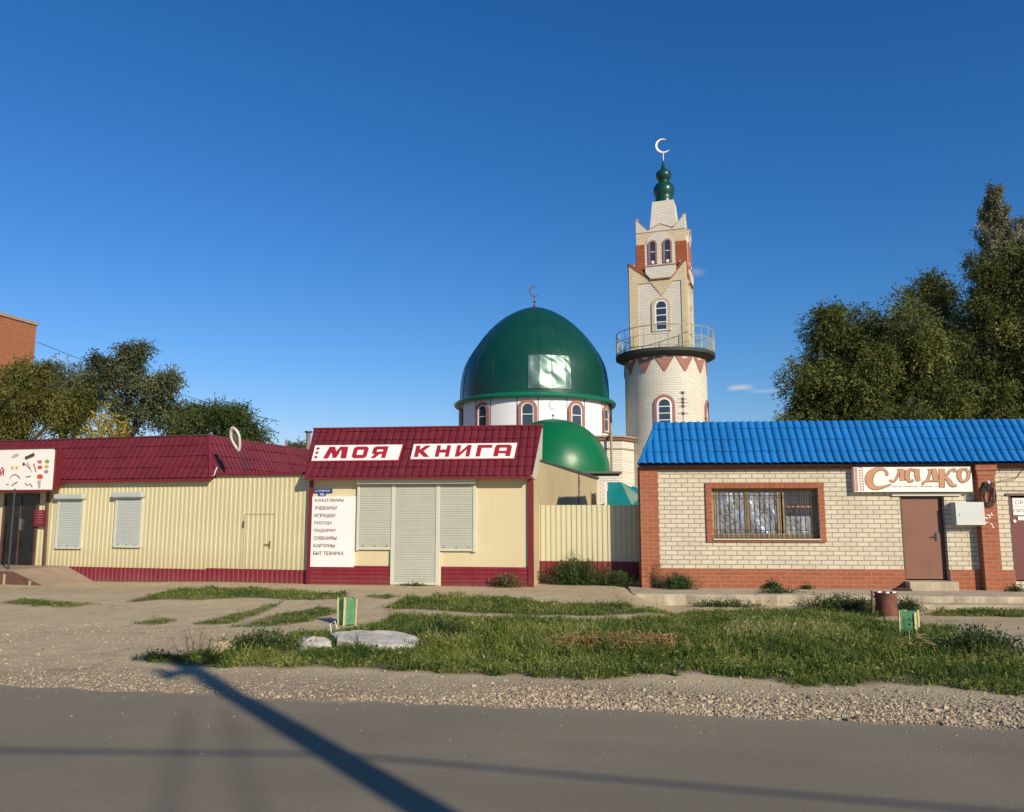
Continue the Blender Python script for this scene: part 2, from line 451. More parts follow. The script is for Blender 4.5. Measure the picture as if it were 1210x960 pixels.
def ribbon(mb, pts, wid, y):
    """brush stroke: centre line pts (x,z) with widths"""
    n = len(pts); L_, R_ = [], []
    for i, (x, z) in enumerate(pts):
        a, b = pts[max(i-1, 0)], pts[min(i+1, n-1)]
        dx, dz = b[0]-a[0], b[1]-a[1]; l = hypot(dx, dz) or 1
        nx, nz = -dz/l, dx/l; w = wid[i]/2
        L_.append((x+nx*w, y, z+nz*w)); R_.append((x-nx*w, y, z-nz*w))
    mb.add(L_+R_, [(n+i, n+i+1, i+1, i) for i in range(n-1)])

# ------------------------------------------------------------------ ground, road
def axis(pts):
    out = []
    for a, b, s in pts: out += list(np.arange(a, b-1e-6, s))
    out.append(pts[-1][1]); return np.array(out)
gx = axis([(-3000, -200, 400), (-200, -40, 20), (-40, -14, 1.0), (-14, 14, .12), (14, 40, 1.0), (40, 200, 20), (200, 3000, 400)])
gy = axis([(-3000, -200, 400), (-200, -20, 20), (-20, 4, 1.5), (4, 19, .12), (19, 40, .7), (40, 200, 20), (200, 3000, 400)])
GX, GY = np.meshgrid(gx, gy)
GZ = gz(GX, GY)

def inpoly(x, y, poly):
    x = np.asarray(x, float); y = np.asarray(y, float); r = np.zeros(x.shape, bool); n = len(poly)
    for i in range(n):
        x0, y0 = poly[i]; x1, y1 = poly[(i+1) % n]
        if y0 == y1: continue
        c_ = ((y0 > y) != (y1 > y)) & (x < (x1-x0)*(y-y0)/(y1-y0)+x0); r ^= c_
    return r
def gp(pts): return [gpt(a, b)[:2] for a, b in pts]
# grass areas, outlined on the ground as they lie there (height of the blades in metres, blades per square metre)
GRASS = [
 ('verge', gp([(158,781),(270,789),(340,787),(440,789),(520,797),(600,797),(690,805),(760,796),(830,797),(900,805),(960,811),(1040,806),(1110,811),(1210,822),(1330,832),(1330,790),(1210,781),(1170,757),(1120,744),(1080,740),(1000,734),(860,732),(700,735),(620,731),(560,731),(470,728),(440,744),(380,750),(330,757),(290,763),(245,773),(200,777)]), .13, 2600),
 ('tall', gp([(280,780),(350,770),(470,768),(560,772),(680,778),(800,780),(960,786),(1100,790),(1190,795),(1190,775),(1110,758),(960,752),(760,752),(560,746),(470,746),(420,756),(330,765)]), .24, 700),
 ('band', gp([(455,719),(480,708),(520,704),(600,706),(640,712),(700,714),(745,713),(745,722),(850,722),(1000,721),(1060,728),(960,732),(860,729),(760,726),(700,731),(600,726),(520,722),(480,720)]), .11, 1700),
 ('strip', gp([(165,708),(200,698),(250,694.5),(340,698),(395,703),(372,709),(280,707),(230,709)]), .09, 1500),
 ('sl', gp([(0,712),(30,708),(80,712),(130,715),(60,718)]), .06, 1400),
 ('s2', gp([(163,737),(180,730),(210,731),(190,738)]), .06, 1200),
 ('s3', gp([(225,739),(270,728),(335,711),(328,718),(265,738)]), .07, 1300),
 ('s4', gp([(280,742),(320,728),(380,718),(400,722),(350,738)]), .08, 1300),
 ('s5', gp([(368,709),(385,701),(410,702),(406,708)]), .08, 1500),
 ('s6', gp([(430,706),(445,703),(475,705),(455,708)]), .05, 1200),
 ('s6b', gp([(150,712),(168,706),(180,708),(160,713)]), .03, 700),
 ('s7', gp([(1090,728),(1110,722),(1160,721),(1210,721),(1260,724),(1260,729),(1180,729)]), .10, 1700),
 ('s8', gp([(1060,740),(1030,730),(1000,728),(960,735),(1000,741)]), .10, 800),
 ('s9', gp([(330,748),(420,745),(470,738),(500,728),(560,734),(560,746),(420,756)]), .10, 900),
]
DRY = [gp([(850,742),(1000,742),(1010,756),(860,758)]), gp([(600,745),(700,745),(700,757),(600,756)])]
RUSTY = [gp([(705,757),(775,757),(778,767),(705,768)])]
LUSH = [gp([(520,748),(670,748),(700,785),(520,785)]), gp([(300,760),(350,757),(350,790),(270,790)])]
PATHS = [gp([(462,723),(520,722),(560,725),(700,728),(760,725),(900,728),(1060,732),(1060,735),(900,731),(740,729),(690,731),(560,728),(470,726)])]
gm = np.zeros(GX.shape)
near = (np.abs(GX) < 14) & (GY > 4) & (GY < 20)
jx = GX+.12*wob(GX, GY, 5.0); jy = GY+.12*wob(GX, GY, 6.0, 3)
for nm, poly, h, dens in GRASS:
    gm = np.where(near & inpoly(jx, jy, poly), 1.0, gm)
for p in PATHS: gm = np.where(inpoly(jx, jy, p), .1, gm)
for _ in range(2):
    gm = (gm+np.roll(gm, 1, 0)+np.roll(gm, -1, 0)+np.roll(gm, 1, 1)+np.roll(gm, -1, 1))/5
R_ = rdist(GX, GY)
gravel = (1-sstep(.25, 1.5, R_-.25*wob(GX, GY, 1.3)))*sstep(-.3, 0, R_)
nyx = len(gx)
me = bpy.data.meshes.new('ground')
ii, jj = np.meshgrid(np.arange(len(gy)-1), np.arange(nyx-1), indexing='ij')
a = (ii*nyx+jj).ravel()
me.from_pydata(np.stack([GX.ravel(), GY.ravel(), GZ.ravel()], 1).tolist(), [], np.stack([a, a+1, a+1+nyx, a+nyx], 1).tolist())
for nm, arr in (('soil', gm), ('gravel', gravel)):
    at_ = me.attributes.new(nm, 'FLOAT', 'POINT'); at_.data.foreach_set('value', arr.ravel().astype(np.float32))
me.shade_smooth()
m, N, L, P = nodes_of('ground')
t = N.new('ShaderNodeTexCoord').outputs['Object']
n1 = noise(N, L, t, .35, 6, .65); n2 = noise(N, L, t, 2.2, 6, .7); n3 = noise(N, L, t, 28, 5, .7)
c = mixc(N, L, mrange(N, L, n1, .35, .65), (.60, .49, .295), (.51, .41, .245))
c = mixc(N, L, mrange(N, L, n2, .45, .72, 0, .75), c, (.38, .30, .185))
c = mixc(N, L, mrange(N, L, n3, .35, .75, 0, .45), c, (.30, .235, .145))
mp = N.new('ShaderNodeMapping'); L.new(t, mp.inputs[0]); mp.inputs['Rotation'].default_value = (0, 0, -ra); mp.inputs['Scale'].default_value = (.25, 1.6, 1)
n5 = noise(N, L, mp.outputs[0], 1.0, 5, .6)
c = mixc(N, L, mrange(N, L, n5, .5, .75, 0, .5), c, (.50, .42, .28))
ag = N.new('ShaderNodeAttribute'); ag.attribute_name = 'gravel'
vo = N.new('ShaderNodeTexVoronoi'); vo.inputs['Scale'].default_value = 26; L.new(t, vo.inputs['Vector'])
peb = mrange(N, L, vo.outputs['Distance'], .12, .5, 1, 0)
gc = mixc(N, L, peb, (.28, .22, .145), (.52, .43, .30))
c = mixc(N, L, math_node(N, L, 'MULTIPLY', ag.outputs['Fac'], .7), c, gc)
asl = N.new('ShaderNodeAttribute'); asl.attribute_name = 'soil'
c = mixc(N, L, mrange(N, L, asl.outputs['Fac'], .2, .8, 0, .92), c, mixc(N, L, mrange(N, L, n2, .4, .6), (.09, .08, .038), (.13, .105, .055)))
# dry cracks in the trodden clay
vc = N.new('ShaderNodeTexVoronoi'); vc.feature = 'DISTANCE_TO_EDGE'; vc.inputs['Scale'].default_value = .55; vc.inputs['Randomness'].default_value = 1
dn = N.new('ShaderNodeTexNoise'); dn.inputs['Scale'].default_value = 1.5; dn.inputs['Detail'].default_value = 5; L.new(t, dn.inputs['Vector'])
va = N.new('ShaderNodeVectorMath'); L.new(t, va.inputs[0]); L.new(dn.outputs[1], va.inputs[1]); L.new(va.outputs[0], vc.inputs['Vector'])
crk = mrange(N, L, vc.outputs['Distance'], 0.004, .018, 1, 0)
crk = math_node(N, L, 'MULTIPLY', crk, mrange(N, L, n1, .42, .6, 0, .55))
c = mixc(N, L, crk, c, (.19, .16, .10))
L.new(c, P.inputs['Base Color']); P.inputs['Roughness'].default_value = .97; P.inputs['Specular IOR Level'].default_value = .15
h = math_node(N, L, 'ADD', math_node(N, L, 'MULTIPLY', n3, .5), math_node(N, L, 'MULTIPLY', n2, 1.2))
h = math_node(N, L, 'ADD', h, math_node(N, L, 'MULTIPLY', math_node(N, L, 'MULTIPLY', peb, ag.outputs['Fac']), .8))
bump(N, L, P, h, .6, .05)
me.materials.append(m)
go = bpy.data.objects.new('ground', me); COL.objects.link(go); props(go, 'bare trodden tan earth in front of the shops', 'ground', kind='structure')

# road: a sheet following the near edge of the verge
m, N, L, P = nodes_of('asphalt')
t = N.new('ShaderNodeTexCoord').outputs['Object']
n1 = noise(N, L, t, .5, 6, .6); n2 = noise(N, L, t, 90, 3, .7)
mp = N.new('ShaderNodeMapping'); L.new(t, mp.inputs[0]); mp.inputs['Scale'].default_value = (.12, 2.2, 1)
n3 = noise(N, L, mp.outputs[0], 1.0, 5, .6)
c = mixc(N, L, mrange(N, L, n1, .38, .62), (.198, .174, .118), (.235, .206, .142))
c = mixc(N, L, mrange(N, L, n3, .4, .75, 0, .6), c, (.235, .205, .143))
c = mixc(N, L, mrange(N, L, n2, .3, .8, 0, .55), c, (.09, .078, .052))
vo = N.new('ShaderNodeTexVoronoi'); vo.inputs['Scale'].default_value = 2.2; L.new(t, vo.inputs['Vector'])
sp = N.new('ShaderNodeTexVoronoi'); sp.inputs['Scale'].default_value = 1.6; L.new(t, sp.inputs['Vector'])
c = mixc(N, L, mrange(N, L, sp.outputs['Distance'], .015, .035, .85, 0), c, (.02, .018, .015))
n7 = noise(N, L, t, 34, 4, .75)
c = mixc(N, L, mrange(N, L, n7, .35, .7, 0, .5), c, (.27, .235, .165))
sxyz = N.new('ShaderNodeSeparateXYZ'); L.new(t, sxyz.inputs[0])
edge = math_node(N, L, 'ADD', mrange(N, L, sxyz.outputs[1], -1.5, -.05, 0, .75), mrange(N, L, n1, .35, .65, -.3, .15))
edge = math_node(N, L, 'MULTIPLY', math_node(N, L, 'MAXIMUM', edge, 0.0), mrange(N, L, n7, .3, .7, .35, 1.0))
c = mixc(N, L, edge, c, (.36, .30, .20))
# old tyre marks swinging out of the yard, in the road's own metres
def rloc(px, py):
    x, y = hitz(px, py, ROADZ); x -= E0[0]; y -= E0[1]; return (x*RD[0]+y*RD[1], x*RN[0]+y*RN[1])
for pa, pb in (((224, 836), (198, 958)), ((268, 834), (297, 958))):
    A_, B_ = rloc(*pa), rloc(*pb); l_ = hypot(B_[0]-A_[0], B_[1]-A_[1]); tx_, ty_ = (B_[0]-A_[0])/l_, (B_[1]-A_[1])/l_
    d_ = math_node(N, L, 'ADD', math_node(N, L, 'MULTIPLY', sxyz.outputs[0], -ty_), math_node(N, L, 'MULTIPLY', sxyz.outputs[1], tx_))
    d_ = math_node(N, L, 'ADD', d_, A_[0]*ty_-A_[1]*tx_); d_ = math_node(N, L, 'ADD', d_, mrange(N, L, n1, 0, 1, -.05, .05))
    d_ = math_node(N, L, 'ABSOLUTE', d_)
    c = mixc(N, L, math_node(N, L, 'MULTIPLY', mrange(N, L, d_, .02, .16, .42, 0), mrange(N, L, sxyz.outputs[1], A_[1]-.3, A_[1]+.05, 1, 0)), c, (.11, .096, .07))
wv = N.new('ShaderNodeTexNoise'); wv.inputs['Scale'].default_value = 1.0; wv.inputs['Detail'].default_value = 3
mpp = N.new('ShaderNodeMapping'); L.new(t, mpp.inputs[0]); mpp.inputs['Scale'].default_value = (.03, .9, 1); L.new(mpp.outputs[0], wv.inputs['Vector'])
c = mixc(N, L, mrange(N, L, wv.outputs[0], .42, .62, 0, .4), c, (.155, .136, .095))
L.new(c, P.inputs['Base Color']); P.inputs['Roughness'].default_value = .88; P.inputs['Specular IOR Level'].default_value = .3
bump(N, L, P, math_node(N, L, 'ADD', n2, math_node(N, L, 'MULTIPLY', n1, .4)), .35, .008)
mb = MB(); W = 7.6; n = 900; xs = [-60+120*i/n for i in range(n+1)]
xs = [-1500]+xs+[1500]
vs = []
for x in xs:
    e = .05*math.sin(x*1.3)+.04*math.sin(x*3.1+1)+.03*math.sin(x*7.7+2)+.018*math.sin(x*19+.5)+.012*math.sin(x*41)
    vs += [(x, e, 0), (x, e-.18, .006), (x, -W+.2, .006), (x, -W+e, 0)]
mb.add(vs, [tuple((i*4+j, i*4+j+1, i*4+j+5, i*4+j+4)[::-1]) for i in range(len(xs)-1) for j in range(3)])
# orient normals upward
rd = part('road', mb, m); rd.location = (E0[0], E0[1], ROADZ); rd.rotation_euler = (0, 0, ra); props(rd, 'grey asphalt road crossing the foreground', 'road', kind='structure')
for p in rd.data.polygons[:1]:
    if p.normal[2] < 0: rd.data.flip_normals()

# ------------------------------------------------------------------ book shop
BK = Frame(366, 690.5, 7.5)
F = BK
shop = fthing('book_shop', 'beige book shop with closed grey shutters under a maroon tiled roof', 'shop', F)
uL, uR = F.u(366.5, 620), F.u(629, 620)
ze, zt = F.z(500, 564, -.3), F.z(500, 506.5, .8)
zb = F.z(400, 670); wl_z = zt-.25
mb = MB(); mb.box(uL, uR, 0, 2.6, -.3, ze-.02); part('wall', mb, M['beige'], shop)
# rear part of the shop, a long shed turned a little to the left building
sh = MB(); d = radians(14-7.5)
RL = 13.2
p0 = (uR-.06, .02); dx, dy = sin(d), cos(d)
rear = [(p0[0], p0[1]+1.0), (p0[0]+dx*RL, p0[1]+1.0+dy*RL), (p0[0]+dx*RL-6*cos(d), p0[1]+1+dy*RL+6*sin(d)), (uL+.02, p0[1]+1.0)]
p0s = (uR-.02, 0.1)
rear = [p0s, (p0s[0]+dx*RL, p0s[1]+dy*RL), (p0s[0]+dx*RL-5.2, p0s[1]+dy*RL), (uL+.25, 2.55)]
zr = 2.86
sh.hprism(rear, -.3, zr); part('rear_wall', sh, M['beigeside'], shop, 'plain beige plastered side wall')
rf = MB(); o_ = .1
rf.hprism([(rear[0][0]+o_, rear[0][1]+.9), (rear[1][0]+o_, rear[1][1]+.1), (rear[2][0]-.1, rear[2][1]+.1), (rear[3][0]-.05, rear[3][1]+.3)], zr+.003, zr+.07)
part('rear_roof', rf, M['darkmetal'], shop)
sm = MB(); s_ = 6.6; sm.box(-.02, .02, -.01, .01, 0, zr-.02)
so_ = part('panel_joint', sm, M['brownmetal'], shop); so_.location = (p0s[0]+dx*s_+.005, p0s[1]+dy*s_, 0); so_.rotation_euler = (0, 0, -d)
# roof: one tiled slope with grey gable cheeks
eL, eR = F.u(360, 563, -.3), F.u(629.5, 563, -.3); tL, tR = F.u(371, 508, .8), F.u(641, 505, .8)
Ls = hypot(1.1, zt-ze); Bv = (0, 1.1/Ls, (zt-ze)/Ls)
x0 = min(eL, tL); x1 = max(eR, tR)
mb = MB()
tiles(mb, (x0, -.3, ze), (1, 0, 0), Bv, x1-x0, Ls, lambda t: (eL-x0)+(tL-eL)*t/Ls, lambda t: (eR-x0)+(tR-eR)*t/Ls, .175, .31, .026, .018)
part('roof', mb, M['maroon'], shop, smooth=True, autosm=50)
mb = MB(); e = .02
mb.add([(eL+.01, -.28, ze-.03), (eR-.01, -.28, ze-.03), (tR-.01, .83, zt-.03), (tL+.01, .83, zt-.03), (eL+.01, 1.9, ze-.03), (eR-.01, 1.9, ze-.03), (tL+.01, 1.0, zt-.03), (tR-.01, 1.0, zt-.03)],
       [(0, 1, 2, 3), (1, 5, 7, 2), (4, 0, 3, 6), (5, 4, 6, 7), (3, 2, 7, 6), (0, 4, 5, 1)])
part('gable', mb, M['shutterfr'], shop, 'bare grey sheet closing the end of the roof')
mb = MB(); mb.box(eL, eR, -.315, -.285, ze-.05, ze+.012); part('eave_board', mb, M['maroontrim'], shop)
mb = MB(); mb.box(tL-.01, tR+.01, .74, .92, zt+.005, zt+.05); part('ridge_cap', mb, M['maroontrim'], shop, bev=.015)
# maroon plinth siding (horizontal ribs) either side of the door
uD0, uD1 = F.u(463.5, 660), F.u(519.5, 660)
zbase = F.z(500, 669.5)
def hsiding(a, b, z0, z1, v, step=.095):
    mb = MB(); k = 0; z = z0
    prof = []
    while z < z1-.01:
        z2 = min(z+step, z1); prof += [(v, z), (v-.016, z+.018), (v-.016, z2-.03), (v, z2-.012)]; z = z2
    prof.append((v, z1))
    nn = len(prof)
    mb.add([(a, y, z) for y, z in prof]+[(b, y, z) for y, z in prof], [(i, nn+i, nn+i+1, i+1) for i in range(nn-1)])
    mb.box(a, b, v+.003, v+.02, z0, z1)
    mb.add([(a, v+.001, z0), (a, v-.018, z0), (a, v-.018, z1), (a, v+.001, z1)], [(0, 1, 2, 3)]); mb.add([(b, v+.001, z0), (b, v-.018, z0), (b, v-.018, z1), (b, v+.001, z1)], [(3, 2, 1, 0)])
    return mb
part('plinth', hsiding(uL+.05, uD0-.03, -.06, zbase, -.03), M['maroonwall'], shop)
part('plinth', hsiding(uD1+.05, uR-.08, -.12, zbase, -.03), M['maroonwall'], shop)
for a, b in ((uL-.03, uL+.05), (uR-.09, uR+.03)):
    mb = MB(); mb.box(a, b, -.065, .05, -.12, ze-.05); part('corner_trim', mb, M['maroontrim'], shop)
mb = MB(); mb.box(uL+.05, uR-.09, -.052, -.004, zbase, zbase+.02); mb.box(uD0-.03, uD1+.05, -.06, -.003, zbase-.002, zbase+.022) if False else None
part('plinth_cap', mb, M['maroontrim'], shop) if False else None
# shutters
def shutter(a, b, z0, z1, v, mat, parent, name='roller_shutter', slat=.055, label=None):
    mb = MB(); prof = []; z = z0
    while z < z1-.01:
        z2 = min(z+slat, z1); prof += [(v, z), (v-.008, z+.012), (v-.008, z2-.014), (v, z2-.002)]; z = z2
    nn = len(prof)
    mb.add([(a, y, z) for y, z in prof]+[(b, y, z) for y, z in prof], [(i, nn+i, nn+i+1, i+1) for i in range(nn-1)])
    mb.box(a, b, v+.004, v+.012, z0, z1)
    return part(name, mb, mat, parent, label)
sz1 = F.z(490, 571, -.08)
sA, sB = F.u(426, 610), F.u(463, 610); s1, s2 = F.u(468, 610), F.u(515.5, 610); s3, s4 = F.u(521, 610), F.u(559, 610)
zs = F.z(490, 650, -.05)
for a, b, z0, nm in ((sA, sB, zs, 'window_shutter'), (s1, s2, 0.02, 'door_shutter'), (s3, s4, zs-.02, 'window_shutter')):
    sh_ = shutter(a, b, z0+.06, sz1, -.05, M['shutter'], shop, nm)
    mb = MB(); mb.box(a-.0, b+.0, -.062, -.04, z0, z0+.06); part('bottom_rail', mb, M['shutterfr'], sh_)
    if nm == 'window_shutter':
        for f in (.12, .5, .88): part('lock', MB().tube((a+(b-a)*f, -.068, z0+.085), (a+(b-a)*f, -.055, z0+.085), .014, n=8), M['darkmetal'], sh_)
for a, b, z0, z1 in ((sA-.07, sA-.005, zs-.02, sz1), (sB+.005, s1-.005, .02, sz1), (s2+.005, s3-.005, .02, sz1), (s4+.005, s4+.08, zs-.04, sz1)):
    mb = MB(); mb.box(a, b, -.072, -.003, z0, z1); part('shutter_rail', mb, M['shutterfr'], shop, bev=.006)
for a, b in ((uD0-.02, s1-.006), (s2+.006, uD1+.045)):
    mb = MB(); mb.box(a, b, -.048, -.002, .0, zs-.045); part('door_jamb', mb, M['beige'], shop)
hz0, hz1 = F.z(490, 571, -.16), F.z(490, 565.5, -.16)
mb = MB(); mb.prism([(F.u(422, 568, -.1), hz0-.02), (F.u(562, 568, -.1), hz0-.02), (F.u(562, 568, -.1), hz1), (F.u(422, 568, -.1), hz1)], -.19, -.003)
part('shutter_housing', mb, M['shutterfr'], shop, bev=.02)
# roof sign boards following the slope
def slope_sign(nm, lab, quad, letters, bolts):
    # quad in pixels: bottom-left, bottom-right, top-right, top-left -> (u, distance up the slope)
    S = []
    for px, py in quad:
        r = ray(px, py)
        n_ = np.array((0, -Bv[2], Bv[1])); pl = np.array((0, -.3, ze))
        rl = np.array((r[0]*F.U[0]+r[1]*F.U[1], r[0]*F.V[0]+r[1]*F.V[1], r[2]))
        co = np.array((-(F.x*F.U[0]+F.y*F.U[1]), -(F.x*F.V[0]+F.y*F.V[1]), CAMZ))
        tt = n_.dot(pl+n_*.06-co)/n_.dot(rl); q = co+rl*tt
        S.append((q[0], (q[1]-pl[1]-n_[1]*.06)/Bv[1]))
    T = thing(nm, lab, 'sign', F.w(0, -.3, ze), -F.a, 'shop name boards on the maroon roof')
    def P3(u, t, h): return (u, Bv[1]*t-Bv[2]*h, Bv[2]*t+Bv[1]*h)
    def PR(pts, h0, h1, mb):
        n = len(pts); a_ = sum(pts[i][0]*pts[(i+1)%n][1]-pts[(i+1)%n][0]*pts[i][1] for i in range(n))
        if a_ < 0: pts = pts[::-1]
        mb.add([P3(u, t, h1) for u, t in pts]+[P3(u, t, h0) for u, t in pts], [tuple(range(n))]+[(i, n+i, n+(i+1)%n, (i+1)%n) for i in range(n)])
    bl, br, tr, tl = S
    mb = MB(); PR([bl, br, tr, tl], .035, .06, mb); part('board', mb, M['board'], T)
    mb = MB(); e = .022
    PR([(bl[0]-e, bl[1]-e), (br[0]+e, br[1]-e), (tr[0]+e, tr[1]+e), (tl[0]-e, tl[1]+e)], .032, .045, mb); part('border', mb, M['redtext'], T)
    def B2(fx, fz): # bilinear in the board
        return (bl[0]*(1-fx)*(1-fz)+br[0]*fx*(1-fz)+tr[0]*fx*fz+tl[0]*(1-fx)*fz, bl[1]*(1-fx)*(1-fz)+br[1]*fx*(1-fz)+tr[1]*fx*fz+tl[1]*(1-fx)*fz)
    mb = MB(); k = 0
    for x0_, x1_, ps in letters:
        for pg in ps:
            k += 1; PR([B2(x0_+(x1_-x0_)*q[0], .12+.76*q[1]) for q in pg], .0605, .0655+.0004*(k % 7), mb)
    part('lettering', mb, M['redtext'], T)
    return T
def rc(a, b, c_, d): return [(a, c_), (b, c_), (b, d), (a, d)]
L_M = [[(0,0),(.24,0),(.36,.62),(.27,1),(.16,1)], [(.27,1),(.36,.62),(.52,.28),(.52,.0),(.60,0),(.60,.3),(.52,.62),(.44,1)], [(.50,0),(.60,0),(.76,.62),(.64,.55)], [(.60,.2),(.82,1),(.98,1),(.82,.62)], [(.78,0),(1,0),(.98,1),(.82,1)]]
L_M = [[(0,0),(.22,0),(.36,1),(.16,1)], [(.16,1),(.40,1),(.56,.35),(.44,.05)], [(.44,.05),(.56,.35),(.80,1),(.62,1),(.44,.4)], [(.70,1),(.96,1),(1,0),(.76,0)], [(.36,.05),(.56,.05),(.66,.5),(.50,.5)]]
L_O = [[(.16,1),(.84,1),(1,.86),(1,.72),(0,.72),(0,.86)], [(0,.28),(0,.14),(.16,0),(.84,0),(1,.14),(1,.28)], rc(0,.28,.27,.73), rc(.72,1,.27,.73)]
L_YA = [rc(.72,1,0,1), [(.18,1),(.73,1),(.73,.74),(.05,.74),(.02,.88)], rc(.02,.3,.40,.75), [(.02,.5),(.1,.34),(.73,.34),(.73,.56)], [(0,0),(.3,0),(.56,.36),(.24,.36)]]
L_K = [rc(0,.27,0,1), [(.26,.4),(.44,.4),(.95,1),(.62,1),(.26,.62)], [(.26,.6),(.5,.58),(1,0),(.64,0),(.26,.42)]]
L_N = [rc(0,.27,0,1), rc(.73,1,0,1), rc(.26,.74,.36,.62)]
L_I = [rc(0,.27,0,1), rc(.73,1,0,1), [(.26,0),(.26,.34),(.74,1),(.74,.66)]]
L_G = [rc(0,.3,0,1), rc(.29,1,.74,1)]
L_A = [[(0,0),(.28,0),(.28,.9),(.14,.98),(0,.8)], rc(.72,1,0,.86), [(.1,1),(.84,1),(1,.84),(1,.74),(.05,.74),(.02,.9)], rc(.26,.74,.25,.46)]
dia = [(.5,0),(1,.5),(.5,1),(0,.5)]
def sub(pg, z0, z1): return [(x, z0+(z1-z0)*z) for x, z in pg]
slope_sign('roof_sign', 'white board with three diamonds and МОЯ in red, left of the two on the roof', [(368, 544.5), (470, 543.5), (475.5, 525.5), (372.5, 526.5)],
    [(.02, .065, [sub(dia, .0, .26), sub(dia, .37, .63), sub(dia, .74, 1)]), (.13, .40, L_M), (.46, .63, L_O), (.68, .85, L_YA)], 0)
slope_sign('roof_sign', 'white board reading КНИГА in red, right of the two on the roof', [(485, 542.5), (607, 541.5), (611, 523.5), (489, 525)],
    [(.03, .18, L_K), (.235, .37, L_N), (.43, .57, L_I), (.63, .77, L_G), (.80, .96, L_A)], 0)
# goods list
T = fthing('price_board', 'tall white board listing КАНЦТОВАРЫ to БЫТ ТЕХНИКА beside the shutters', 'sign', F, v=-.004)
bu0, bu1 = F.u(369, 630), F.u(420, 630); bz0, bz1 = F.z(395, 670), F.z(395, 587)
mb = MB(); mb.box(bu0, bu1, -.062, -.0, bz0, bz1); part('board', mb, M['white'], T)
mb = MB(); rows = ['КАНЦТОВАРЫ', 'УЧЕБНИКИ', 'ИГРУШКИ', 'ПОСУДА', 'ПОДАРКИ', 'СУВЕНИРЫ', 'КАРТИНЫ', 'БЫТ ТЕХНИКА']
wd = [36, 28, 26, 22.5, 27, 28.5, 26.5, 38]
for i, (tx, w_) in enumerate(zip(rows, wd)):
    zc = F.z(395, 591.7+8.88*i); text_poly(tx, w_/51.5, .084, bu0+.065, zc-.042, -.064, bold=.022, mb=mb)
part('lettering', mb, M['darktext'], T)
T = fthing('street_plate', 'small blue street name plate with house number, above the goods list', 'sign', F, v=-.004)
a, b = F.u(371, 581), F.u(393, 581); z0, z1 = F.z(381, 583, 0), F.z(381, 578, 0)
mb = MB(); mb.prism([(a, z0), (a+.1, z0)]+[((a+b)/2-.02+.1*cos(pi+pi*i/12), z0+.1*sin(pi+pi*i/12)) for i in range(13)]+[(b, z0), (b, z1), (a, z1)], -.02, 0); part('plate', mb, M['bluesign'], T)
mb = MB(); text_poly('ул. ОКТЯБРЬСКАЯ', .36, .045, a+.04, z0+.028, -.0225, mb=mb, bold=.01); text_poly('92а', .1, .055, (a+b)/2-.07, z0-.055, -.0225, mb=mb, bold=.01); part('lettering', mb, M['white'], T)

# ------------------------------------------------------------------ left shop (hair and manicure shop)
F = LF = Frame(364.5, 690.2, 15)
salon = fthing('long_shop', 'long yellow corrugated shop with low maroon tiled roof, at the left', 'shop', F)
uc = F.u(247, 600); zs_e = F.z(150, 566.5, -.15); zs_t = F.z(243, 515.5, .55)
uend = F.u(-330, 620)
mb = MB(); mb.box(uend, uc, .03, 9, -.4, zs_e-.02); part('wall', mb, M['yellow'], salon)
zy0 = F.z(150, 671); 
pu0, pu1 = F.u(6, 620), F.u(43, 620); pz0, pz1 = F.z(25, 668), F.z(25, 586)
mb = MB(); corr(mb, F.u(42.5, 620), uc, zy0, zs_e-.02, 0, .128, .012); corr(mb, uend, F.u(3, 620), zy0, zs_e-.02, 0, .128, .012)
corr(mb, F.u(3, 620), F.u(42.5, 620), pz1+.05, zs_e-.02, 0, .128, .012)
part('siding', mb, M['yellow'], salon)
mb = MB(); corr(mb, F.u(60, 620), uc, -.35, zy0-.004, -.012, .128, .012); corr(mb, uend, F.u(-40, 620), -.35, zy0-.004, -.012, .128, .012); part('plinth', mb, M['maroonwall'], salon)
# mansard roof: front, right side
Ls2 = hypot(.7, zs_t-zs_e); c2, s2_ = .7/Ls2, (zs_t-zs_e)/Ls2
xr = uc+.12
mb = MB(); wd_ = xr-(uend-.1)
tiles(mb, (uend-.1, -.15, zs_e), (1, 0, 0), (0, c2, s2_), wd_, Ls2, None, lambda t: wd_-.62*t/Ls2, .18, .34, .024, .018)
part('front_roof', mb, M['maroon'], salon, smooth=True, autosm=50)
c3 = .62/hypot(.62, zs_t-zs_e); s3_ = (zs_t-zs_e)/hypot(.62, zs_t-zs_e); Ls3 = hypot(.62, zs_t-zs_e)
mb = MB(); tiles(mb, (xr, -.15, zs_e), (0, 1, 0), (-c3, 0, s3_), 8.9, Ls3, lambda t: .7*t/Ls3, None, .18, .34, .024, .018)
part('side_roof', mb, M['maroon'], salon, smooth=True, autosm=50)
mb = MB(); mb.tube((xr, -.16, zs_e), (xr-.62, .56, zs_t+.02), .05, n=8); part('hip_cap', mb, M['maroontrim'], salon)
mb = MB(); mb.add([(uend-.1, -.12, zs_e-.015), (xr-.03, -.12, zs_e-.015), (xr-.64, .56, zs_t-.02), (uend-.1, .56, zs_t-.02), (xr-.03, 8.9, zs_e-.015), (xr-.64, 8.9, zs_t-.02), (uend-.1, 8.9, zs_e-.015), (uend-.1, 8.9, zs_t-.02)],
   [(0, 1, 2, 3), (1, 4, 5, 2), (3, 2, 5, 7), (0, 3, 7, 6), (4, 6, 7, 5), (0, 6, 4, 1)])
part('roof_deck', mb, M['darkmetal'], salon)
mb = MB(); mb.box(uend-.1, xr, -.185, -.14, zs_e-.07, zs_e+.0); part('eave_board', mb, M['maroontrim'], salon)
